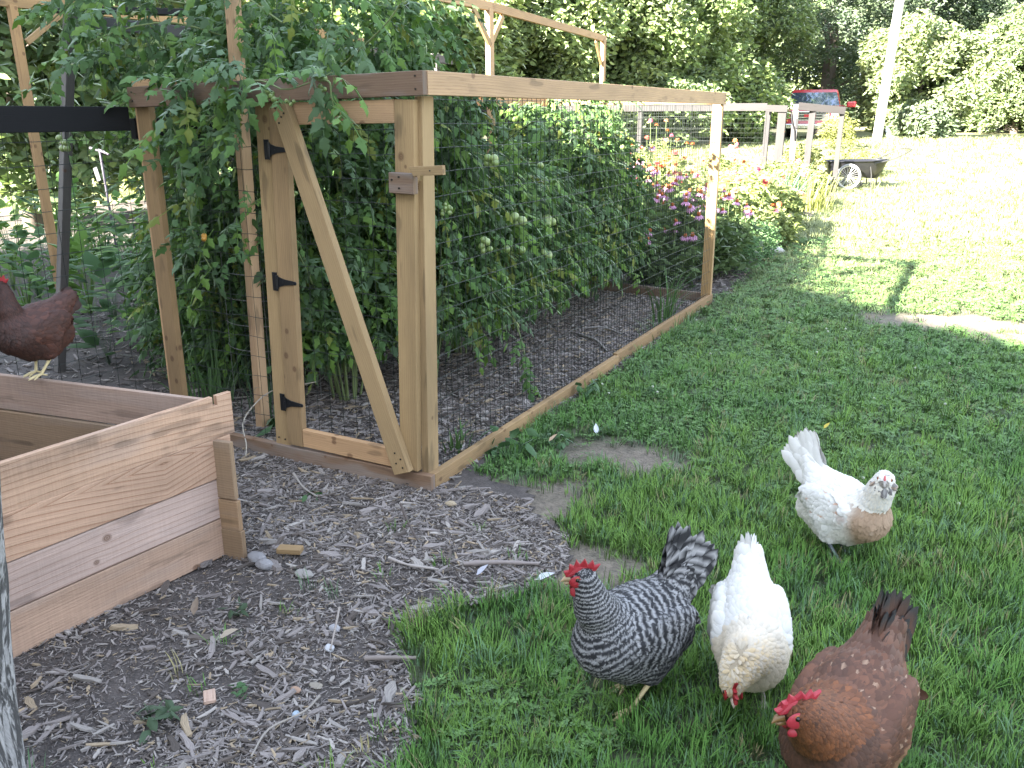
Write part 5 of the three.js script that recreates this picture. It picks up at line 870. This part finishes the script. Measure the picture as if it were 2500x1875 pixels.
// ------------------------------------------------------------------ near tree trunk at the left edge
{
  const t = thing('tree', 'pale rough barked tree trunk close by at the left edge', 'tree', [-0.005, 0, 2.125]), lobes = [], limbs = [], R = rng(31);
  const n = 90, m = 72, pos = [], uv = [], idx = [];
  for (let j = 0; j <= n; j++) for (let i = 0; i <= m; i++) {
    const h = Math.pow(j / n, 1.35) * 3.2 - 0.1, a = i / m * 6.2832, fl = 0.022 * Math.exp(-Math.max(0, h) * 5), r0 = 0.105 - 0.008 * h + fl * (1 + 0.4 * Math.sin(a * 4 + 1)), ca = Math.cos(a), sa = Math.sin(a);
    const fur = fbm3(ca * 4.5, h * 3.2, sa * 4.5, 3), cr = Math.abs(noise3(ca * 7, h * 3.5, sa * 7) - 0.5) * 2, r = r0 + 0.014 * (fur - 0.5) - 0.009 * sstep(0.25, 0.0, cr);
    pos.push(ca * r + 0.108 * h, h, sa * r - 0.057 * h); uv.push(i / m, h / 0.7);
    if (i < m && j < n) { const k = j * (m + 1) + i; idx.push(k, k + m + 1, k + 1, k + 1, k + m + 1, k + m + 2); }
  }
  const g = new THREE.BufferGeometry(); g.setAttribute('position', new THREE.Float32BufferAttribute(pos, 3)); g.setAttribute('uv', new THREE.Float32BufferAttribute(uv, 2)); g.setIndex(idx); g.computeVertexNormals();
  const bh = [], tx = dataTex(1024, 1024, (i, j, c) => { // lichen plates over dark furrows; wraps round the trunk
    const a = i / 1024 * 6.2832, y = j / 1024 * 6.2832, X = Math.cos(a) * 2.2, Z = Math.sin(a) * 2.2, q = Math.cos(y), w = Math.sin(y);
    const f = fbm3(X * 3.4 + 9, q * 1.5 + Z * 3.4, w * 1.5 + 3, 4), d = fbm3(X * 9 + 4, q * 4.5 + Z * 9, w * 4.5, 3), fine = noise3(X * 40, q * 26 + Z * 40, w * 26);
    const plate = sstep(0.44, 0.56, f * 0.6 + d * 0.4 + 0.06 * (fine - 0.5)), v = lerp(0.065, 0.28 + 0.2 * (d - 0.4) + 0.12 * (fine - 0.5), plate); bh.push(plate * 0.7 + fine * 0.2);
    c[0] = v; c[1] = v * 0.97; c[2] = v * 0.94;
  });
  const bt = dataTex(1024, 1024, (i, j, c) => { c[0] = c[1] = c[2] = bh[j * 1024 + i]; }, false);
  part('trunk', g, std({ map: tx, bumpMap: bt, bumpScale: 0.006, roughness: 0.95 }), t);
  for (let i = 0; i < 14; i++) { const a = i * 2.4, r = 0.6 + 0.9 * R(), y = 3.7 + 1.2 * R(), x = Math.cos(a) * r - 1.6, z = Math.sin(a) * r + 1.2; lobes.push([x, y, z, 0.9, 0.7]); limbs.push(tube(curve([[0.28, 2.6, -0.15], [x * 0.5, lerp(3.3, y, 0.5), z * 0.5], [x, y, z]], 7), [0.05, 0.046, 0.042, 0.036, 0.03, 0.024, 0.018, 0.01], 6)); }
  part('limb', limbs.slice(0, 3), BARK, t);
}
// ------------------------------------------------------------------ house outside the frame: it throws the big shade over the lawn
{
  const E1 = V(-8.6, 0, 3.45), E2 = V(5.5, 0, 15.75), mid = E1.clone().add(E2).multiplyScalar(0.5), L = E1.distanceTo(E2), dir = E2.clone().sub(E1).normalize(), D = 7, H = 6.9;
  const t = thing('house', 'grey sided two storey house behind the viewer, outside the picture', 'house', mid.toArray(), Math.atan2(-dir.z, dir.x)); // local x along the wall, +z away from the garden
  const siding = std({ color: RGB(0.24, 0.235, 0.225), roughness: 0.8 }), trim = std({ color: RGB(0.6, 0.6, 0.58), roughness: 0.6 }), shingle = std({ color: RGB(0.09, 0.085, 0.08), roughness: 0.95 });
  part('wall', new THREE.BoxGeometry(L - 0.6, H - 0.3, D - 0.6).translate(0, (H - 0.3) / 2, D / 2), siding, t);
  const s = new THREE.Shape(); s.moveTo(0, 0); s.lineTo(D / 2, 1.1); s.lineTo(D, 0); s.lineTo(D, -0.18); s.lineTo(0, -0.18); s.closePath();
  part('roof', new THREE.ExtrudeGeometry(s, { depth: L, bevelEnabled: false }).rotateY(-Math.PI / 2).translate(L / 2, H, 0), shingle, t);
  for (const x of [-5, -2, 1.2, 4.4]) for (const y of [1.9, 4.9]) { const w = part('window', new THREE.BoxGeometry(1.2, 1.5, 0.1).translate(x, y, 0.28), trim, t); part('pane', new THREE.BoxGeometry(1.0, 1.3, 0.02).translate(x, y, 0.215), std({ color: RGB(0.03, 0.035, 0.04), roughness: 0.08 }), w); }
}
// ------------------------------------------------------------------ red pickup truck
{
  const x = -3.85, z = -31.6, t = thing('pickup_truck', 'red pickup truck parked facing us beyond the grey gate', 'pickup truck', [x, hill(x, z), z], Math.atan2(-(CAM.x - x) * 0.2, (CAM.z - z)) + 0.16); t.scale.set(1.2, 0.97, 1.2); // front towards +z
  const red = new THREE.MeshPhysicalMaterial({ color: RGB(0.36, 0.02, 0.03), roughness: 0.35, clearcoat: 1, clearcoatRoughness: 0.08 }), blk = std({ color: RGB(0.015, 0.015, 0.016), roughness: 0.7 }), chrome = std({ color: RGB(0.7, 0.7, 0.7), metalness: 1, roughness: 0.18 }), glass = new THREE.MeshPhysicalMaterial({ color: RGB(0.13, 0.165, 0.25), roughness: 0.06, clearcoat: 1, metalness: 0.75 });
  const prof = (pts, w, r = 0.05) => { const s = new THREE.Shape(); pts.forEach(([a, b], i) => i ? s.lineTo(a, b) : s.moveTo(a, b)); s.closePath(); return new THREE.ExtrudeGeometry(s, { depth: w - 2 * r, bevelSize: r, bevelThickness: r, bevelSegments: 3 }).translate(0, 0, -(w - 2 * r) / 2).rotateY(-Math.PI / 2); };
  part('body', [prof([[0.05, 0.55], [0.0, 0.95], [-0.05, 1.1], [-1.2, 1.2], [-5.2, 1.2], [-5.2, 0.5]], 1.96, 0.08).translate(0, 0, 0)], red, t);
  const cab = prof([[-1.12, 1.18], [-1.85, 1.78], [-3.3, 1.8], [-3.75, 1.18]], 1.66, 0.09); { const p = cab.attributes.position; for (let i = 0; i < p.count; i++) if (p.getY(i) > 1.2) p.setX(i, p.getX(i) * lerp(1, 0.86, (p.getY(i) - 1.2) / 0.6)); cab.computeVertexNormals(); } part('cab', cab, red, t);
  const quadG = (a, b, c, d) => { const g = new THREE.BufferGeometry(); g.setAttribute('position', new THREE.Float32BufferAttribute([...a, ...b, ...c, ...a, ...c, ...d], 3)); g.computeVertexNormals(); return g; };
  part('windshield', quadG([-0.80, 1.25, -1.0], [0.80, 1.25, -1.0], [0.67, 1.76, -1.68], [-0.67, 1.76, -1.68]), glass, t);
  for (const s of [-1, 1]) {
    part('mirror', new RoundedBoxGeometry(0.28, 0.22, 0.12, 3, 0.05).translate(s * 1.14, 1.3, -1.45), red, t);
    const hl = part('headlight', new RoundedBoxGeometry(0.34, 0.22, 0.08, 2, 0.03).translate(s * 0.78, 0.88, 0.1), std({ color: RGB(0.7, 0.72, 0.75), roughness: 0.1, metalness: 0.6 }), t);
    part('turn_signal', new RoundedBoxGeometry(0.3, 0.08, 0.08, 2, 0.02).translate(s * 0.78, 0.71, 0.1), std({ color: RGB(0.6, 0.2, 0.03), roughness: 0.3 }), hl);
    for (const wz of [-0.85, -4.2]) { const w = part('wheel', new THREE.CylinderGeometry(0.38, 0.38, 0.26, 28).rotateZ(Math.PI / 2).translate(s * 0.86, 0.38, wz), blk, t); part('rim', new THREE.CylinderGeometry(0.23, 0.23, 0.27, 20).rotateZ(Math.PI / 2).translate(s * 0.865, 0.38, wz), chrome, w); }
  }
  const gr = part('grille', new RoundedBoxGeometry(1.1, 0.34, 0.06, 2, 0.02).translate(0, 0.88, 0.12), chrome, t);
  for (let i = 0; i < 3; i++) part('slat', new THREE.BoxGeometry(1.02, 0.045, 0.02).translate(0, 0.78 + 0.1 * i, 0.16), blk, gr);
  part('bumper', new RoundedBoxGeometry(1.95, 0.2, 0.16, 3, 0.05).translate(0, 0.5, 0.18), chrome, t);
  part('badge', new THREE.BoxGeometry(0.34, 0.1, 0.02).translate(0, 0.885, 0.175), std({ color: RGB(0.45, 0.02, 0.03), roughness: 0.3 }), gr);
}
// ------------------------------------------------------------------ garden cart
{
  const t = thing('garden_cart', 'black tub garden cart with two spoked wheels on the lawn', 'garden cart', [-0.62, 0.0, -18.75], 0.486); // local x: towards the handle
  const tub = new THREE.MeshPhysicalMaterial({ color: RGB(0.012, 0.012, 0.016), roughness: 0.32, clearcoat: 0.3 }), steel = std({ color: RGB(0.03, 0.03, 0.03), roughness: 0.5 }), spoke = std({ color: RGB(0.6, 0.6, 0.6), roughness: 0.35, metalness: 0.7 });
  // tub: inner and outer skins of a flared tray, one closed wall
  const ring = (x0, x1, w, y0, y1, r) => { const p = []; for (let i = 0; i < 32; i++) { const a = i / 32 * 6.2832, c = Math.cos(a), s = Math.sin(a), k = Math.pow(Math.abs(c), 4) + Math.pow(Math.abs(s), 4), f = 1 / Math.pow(k, 0.25), u = (c * f + 1) / 2; p.push([lerp(x0, x1, u), lerp(y0, y1, Math.pow(u, 2)), s * f * w]); } return p; };
  const rings = [ring(-0.5, 0.55, 0.25, 0.27, 0.22), ring(-0.62, 0.74, 0.33, 0.62, 0.64), ring(-0.66, 0.79, 0.36, 0.63, 0.65), ring(-0.66, 0.79, 0.36, 0.60, 0.62), ring(-0.63, 0.75, 0.335, 0.60, 0.62)], inner = [ring(-0.48, 0.53, 0.235, 0.285, 0.235)];
  const all = [rings[0], rings[4], rings[3], rings[2], rings[1], inner[0]], pos = [], idx = []; all.forEach(r => r.forEach(p => pos.push(...p))); for (let j = 0; j < all.length - 1; j++) for (let i = 0; i < 32; i++) { const a = j * 32 + i, b = j * 32 + (i + 1) % 32; idx.push(a, a + 32, b, b, a + 32, b + 32); }
  for (const [j, f] of [[0, 1], [all.length - 1, 0]]) { const c = pos.length / 3; pos.push(0, f ? 0.25 : 0.262, 0); for (let i = 0; i < 32; i++) { const a = j * 32 + i, b = j * 32 + (i + 1) % 32; f ? idx.push(c, a, b) : idx.push(c, b, a); } }
  const g = new THREE.BufferGeometry(); g.setAttribute('position', new THREE.Float32BufferAttribute(pos, 3)); g.setIndex(idx); g.computeVertexNormals(); part('tub', g, tub, t);
  for (const s of [-1, 1]) {
    const w = part('wheel', new THREE.TorusGeometry(0.26, 0.026, 10, 40).translate(-0.22, 0.285, s * 0.42), std({ color: RGB(0.2, 0.2, 0.2), roughness: 0.7 }), t), sp = [new THREE.TorusGeometry(0.232, 0.009, 8, 40), new THREE.CylinderGeometry(0.025, 0.025, 0.08, 12).rotateX(Math.PI / 2)];
    for (let i = 0; i < 24; i++) { const a = i / 24 * 6.283; sp.push(tube([V(0.02 * Math.cos(a + 0.9), 0.02 * Math.sin(a + 0.9), (i % 2 - 0.5) * 0.06), V(0.235 * Math.cos(a), 0.235 * Math.sin(a), 0)], 0.0032, 5, false)); }
    part('rim', merge(sp).translate(-0.22, 0.285, s * 0.42), spoke, w);
    part('leg', [tube(curve([[0.30, 0.5, s * 0.30], [0.34, 0.3, s * 0.3], [0.36, 0.03, s * 0.3], [0.46, 0.02, s * 0.3], [0.48, 0.24, s * 0.28]], 14), 0.012, 7), tube(curve([[0.0, 0.24, s * 0.28], [0.16, 0.12, s * 0.3], [-0.05, 0.03, s * 0.34]], 8), 0.014, 7)], steel, t);
  }
  part('axle', tube([V(-0.22, 0.285, -0.42), V(-0.22, 0.285, 0.42)], 0.012, 8), steel, t);
  part('handle', tube(curve([[0.35, 0.57, -0.37], [0.75, 0.66, -0.36], [1.15, 0.85, -0.33], [1.22, 0.88, 0], [1.15, 0.85, 0.33], [0.75, 0.66, 0.36], [0.35, 0.57, 0.37]], 28), 0.015, 8), steel, t);
}
// ------------------------------------------------------------------ pole, barrels, stakes
{
  const x = -1.55, z = -32.2, t = thing('utility_pole', 'white sunlit utility pole standing beside the pale bush', 'pole', [x, hill(x, z), z]), m = std({ color: RGB(0.62, 0.6, 0.57), roughness: 0.8 });
  part('shaft', tube([V(0, -0.2, 0), V(0.2, 4, 0), V(0.45, 9, 0)], [0.165, 0.15, 0.13], 18), m, t);
  part('conduit', tube([V(0.14, 0, 0.14), V(0.15, 3, 0.13)], 0.03, 8), m, t);
}
{
  const mk = (label, x, z) => { const t = thing('barrel', label, 'barrel', [x, hill(x, z), z]); part('body', new THREE.LatheGeometry([[0, 0], [0.26, 0.0], [0.29, 0.12], [0.3, 0.3], [0.285, 0.31], [0.3, 0.33], [0.3, 0.6], [0.285, 0.61], [0.3, 0.63], [0.28, 0.86], [0.25, 0.9], [0, 0.9]].map(p => new THREE.Vector2(...p)), 24), std({ color: RGB(0.22, 0.26, 0.34), roughness: 0.4 }), t); };
  mk('blue grey barrel in shade left of its twin by the pole', -1.25, -35.0); mk('blue grey barrel in shade nearer the white pole', -0.78, -34.9);
}
{
  const t = thing('garden_stake', 'pale purple T shaped stake in the garden behind the black rail', 'garden stake', [-7.35, 0, -4.25]), m = std({ color: RGB(0.075, 0.065, 0.09), roughness: 0.7 });
  part('stake', tube([V(0, 0, 0), V(-0.06, 1.25, 0)], 0.014, 7), m, t); part('crossbar', tube([V(-0.17, 1.29, 0.05), V(-0.06, 1.26, 0), V(0.06, 1.22, -0.03)], 0.018, 7), m, t); part('tag', new THREE.BoxGeometry(0.07, 0.16, 0.006).rotateZ(0.3).translate(-0.14, 0.98, 0.02), std({ color: RGB(0.12, 0.12, 0.13), roughness: 0.6 }), t);
}
// tomato cage behind the hinge side
{
  const t = thing('tomato_cage', 'round wire tomato cage in the dark behind the tall post', 'tomato cage', [-1.62, 0, -0.85]), m = std({ color: RGB(0.25, 0.25, 0.25), roughness: 0.4, metalness: 0.7 });
  for (const h of [0.35, 0.5, 0.65, 0.8, 0.95]) part('ring', new THREE.TorusGeometry(0.3, 0.0022, 5, 40).rotateX(Math.PI / 2 + 0.02).translate(0, h, 0), m, t);
  part('wire_leg', [0, 1, 2, 3, 4, 5].map(i => tube([V(0.3 * Math.cos(i * 1.05), 0, 0.3 * Math.sin(i * 1.05)), V(0.3 * Math.cos(i * 1.05), 1, 0.3 * Math.sin(i * 1.05))], 0.002, 5)), m, t);
}
// ------------------------------------------------------------------ small things on the ground
function lump(seed, r, sx, sy, sz) { const R = rng(seed), g = new THREE.IcosahedronGeometry(r, 2), p = g.attributes.position; for (let i = 0; i < p.count; i++) { const x = p.getX(i) / r, y = p.getY(i) / r, z = p.getZ(i) / r, k = 0.72 + 0.55 * fbm3(x * 1.3 + seed, y * 1.3, z * 1.3, 2) + 0.1 * noise3(x * 5, y * 5, z * 5 + seed); p.setXYZ(i, p.getX(i) * k * sx, p.getY(i) * k * sy, p.getZ(i) * k * sz); } g.computeVertexNormals(); return g; }
function stone(label, x, z, r, col, seed, s = [1, 0.7, 1], cat = 'stone') { const o = part(cat.replace(/ /g, '_'), lump(seed, r, ...s), std({ color: RGB(...col), roughness: 0.9 })); o.position.set(x, groundY(x, z) + r * s[1] * 0.6 + 0.012, z); return tag(o, label, cat); }
stone('white stone lying among the chips left of the grass', 0.417, 1.218, 0.015, [0.45, 0.45, 0.46], 1, [1.2, 0.8, 0.9]);
stone('pale angular stone just behind the white one', 0.36, 1.12, 0.017, [0.33, 0.32, 0.33], 2, [1.2, 0.8, 0.7]);
stone('grey rock touching the foot of the cedar box', -0.215, 0.875, 0.032, [0.2, 0.19, 0.19], 3, [1.4, 0.7, 0.8]);
stone('small light rock right of the box foot', -0.155, 0.895, 0.028, [0.22, 0.21, 0.21], 4, [1.3, 0.7, 0.9]);
stone('flat pale rock on the path in front of the scrap block', 0.015, 0.875, 0.028, [0.23, 0.21, 0.19], 5, [1.3, 0.45, 1]);
stone('pinkish stone near the bottom of the chips', 0.463, 1.433, 0.014, [0.3, 0.19, 0.13], 6, [1.3, 0.7, 0.9]);
stone('tan flat stone beside the pinkish stone', 0.5, 1.385, 0.016, [0.22, 0.19, 0.15], 7, [1.4, 0.35, 0.9]);
stone('small bluish pebble near the bottom of the chips', 0.539, 1.52, 0.011, [0.3, 0.36, 0.42], 8, [1, 0.9, 1], 'pebble');
stone('white rock at the flower bed edge by the lawn', -0.12, -7.95, 0.11, [0.4, 0.38, 0.35], 9, [1.3, 0.55, 0.9]);
stone('tan rock chunk under the corner of the run', 0.19, 0.1, 0.02, [0.3, 0.24, 0.16], 10, [1.3, 0.6, 0.8]);
{ const o = plank('wood_block', [-0.175, 0.034, 0.80], [-0.085, 0.034, 0.765], 0.045, 0.022, [0, 0, 1], WOOD.cedar2, scene); tag(o, 'small offcut block of pale wood lying on the chips', 'wood block'); }
{ const o = plank('wood_offcut', [0.24, 0.02, 1.56], [0.285, 0.02, 1.60], 0.035, 0.012, [0, 0, 1], WOOD.boxC, scene); tag(o, 'square wood offcut low on the dark soil', 'wood offcut'); }
function stick(label, pts, r, col, seed) { const c = curve(pts.map(p => [p[0], groundY(p[0], p[2]) + p[1], p[2]]), 12), R = rng(seed), o = part('stick', tube(c, c.map((_, i) => r * (0.75 + 0.5 * R()) * (1 - 0.03 * i)), 7), std({ color: RGB(...col), roughness: 0.9 })); return tag(o, label, 'stick'); }
stick('dark thin stick lying before the run corner', [[0.02, 0.04, 0.24], [0.14, 0.035, 0.36], [0.26, 0.03, 0.47]], 0.006, [0.09, 0.07, 0.06], 1);
stick('weathered log splinter by the grass edge', [[0.56, 0.03, 1.22], [0.62, 0.034, 1.19], [0.7, 0.03, 1.14]], 0.009, [0.2, 0.165, 0.145], 2);
stick('long bent grey twig on the chips at the bottom', [[0.3, 0.03, 1.02], [0.37, 0.05, 1.12], [0.44, 0.035, 1.24]], 0.005, [0.27, 0.23, 0.2], 3);
stick('curved pale twig at the bottom of the chips', [[0.56, 0.035, 1.44], [0.58, 0.05, 1.53], [0.53, 0.035, 1.62], [0.56, 0.03, 1.72]], 0.004, [0.25, 0.22, 0.19], 4);
stick('grey stick before the gate sill', [[-0.62, 0.05, 0.2], [-0.5, 0.03, 0.27], [-0.38, 0.03, 0.32]], 0.006, [0.25, 0.22, 0.19], 5);
stick('long pale stick half way across the path', [[0.24, 0.03, 0.64], [0.34, 0.035, 0.66], [0.46, 0.03, 0.63]], 0.007, [0.33, 0.29, 0.26], 6);
stick('thick bark piece lying across the chips', [[0.53, 0.035, 0.56], [0.64, 0.04, 0.5], [0.78, 0.03, 0.42]], 0.011, [0.24, 0.2, 0.18], 7);
stick('dead branch lying on the mulch inside the run', [[-0.55, 0.03, -3.0], [-0.35, 0.04, -2.85], [-0.15, 0.03, -2.6]], 0.012, [0.2, 0.18, 0.16], 8);
stick('second grey branch inside the run', [[-0.6, 0.03, -3.2], [-0.45, 0.04, -3.25], [-0.25, 0.03, -3.15]], 0.009, [0.25, 0.23, 0.21], 9);
{ const c = curve([[-0.86, 0.33, -0.28], [-1.2, 0.22, -0.27], [-1.23, 0.12, -0.12], [-1.05, 0.06, 0.06], [-1.0, 0.03, 0.12]], 18); tag(part('twine', tube(c, 0.0035, 6), std({ color: RGB(0.36, 0.32, 0.26), roughness: 0.9 })), 'loose twine hanging over the sill by the tall post', 'twine'); }
// fallen leaves and feathers
function curl(seed, L, W) { return bladesGeo((pos, idx) => blade(pos, idx, V(0, 0, 0), V(1, 0.1, 0).normalize(), V(0, 1, 0), L, W, 0.25, -0.1)); }
for (const [l, x, z, ry, L, col, n] of [['dry tan leaf curled on the dark soil', 0.08, 1.36, 0.5, 0.08, [0.42, 0.35, 0.27], 'dry_leaf'], ['brown curled leaf near the box front', -0.1, 1.3, 2, 0.07, [0.2, 0.15, 0.11], 'dry_leaf'], ['pale dry leaf on the lawn edge right of the corner', 0.27, -0.74, 1, 0.06, [0.5, 0.36, 0.24], 'dry_leaf'], ['white feather on the grass behind the barred hen', 0.83, 0.55, 0.4, 0.08, [0.6, 0.62, 0.66], 'feather'], ['white feather by the bare patch', 0.45, -0.95, 2, 0.07, [0.6, 0.62, 0.7], 'feather'], ['yellow leaf lying on the clover far right', 1.5, -1.6, 1, 0.05, [0.5, 0.4, 0.08], 'dry_leaf'], ['grey white feather on the chips near the grass', 0.62, 0.62, 1, 0.06, [0.45, 0.45, 0.5], 'feather']]) { const o = part(n, curl(1, L, L * 0.4), leafMat({ color: RGB(...col), transmission: 0.15 })); o.position.set(x, groundY(x, z) + 0.04, z); o.rotation.set(0.3, ry, 0.2); tag(o, l, n === 'feather' ? 'feather' : 'leaf'); }

// ------------------------------------------------------------------ draw
const renderer = new THREE.WebGLRenderer({ antialias: true });
renderer.setSize(1024, 768);
renderer.shadowMap.enabled = true;
renderer.toneMapping = THREE.LinearToneMapping;
renderer.toneMappingExposure = EXPOSURE;
renderer.render(scene, camera);
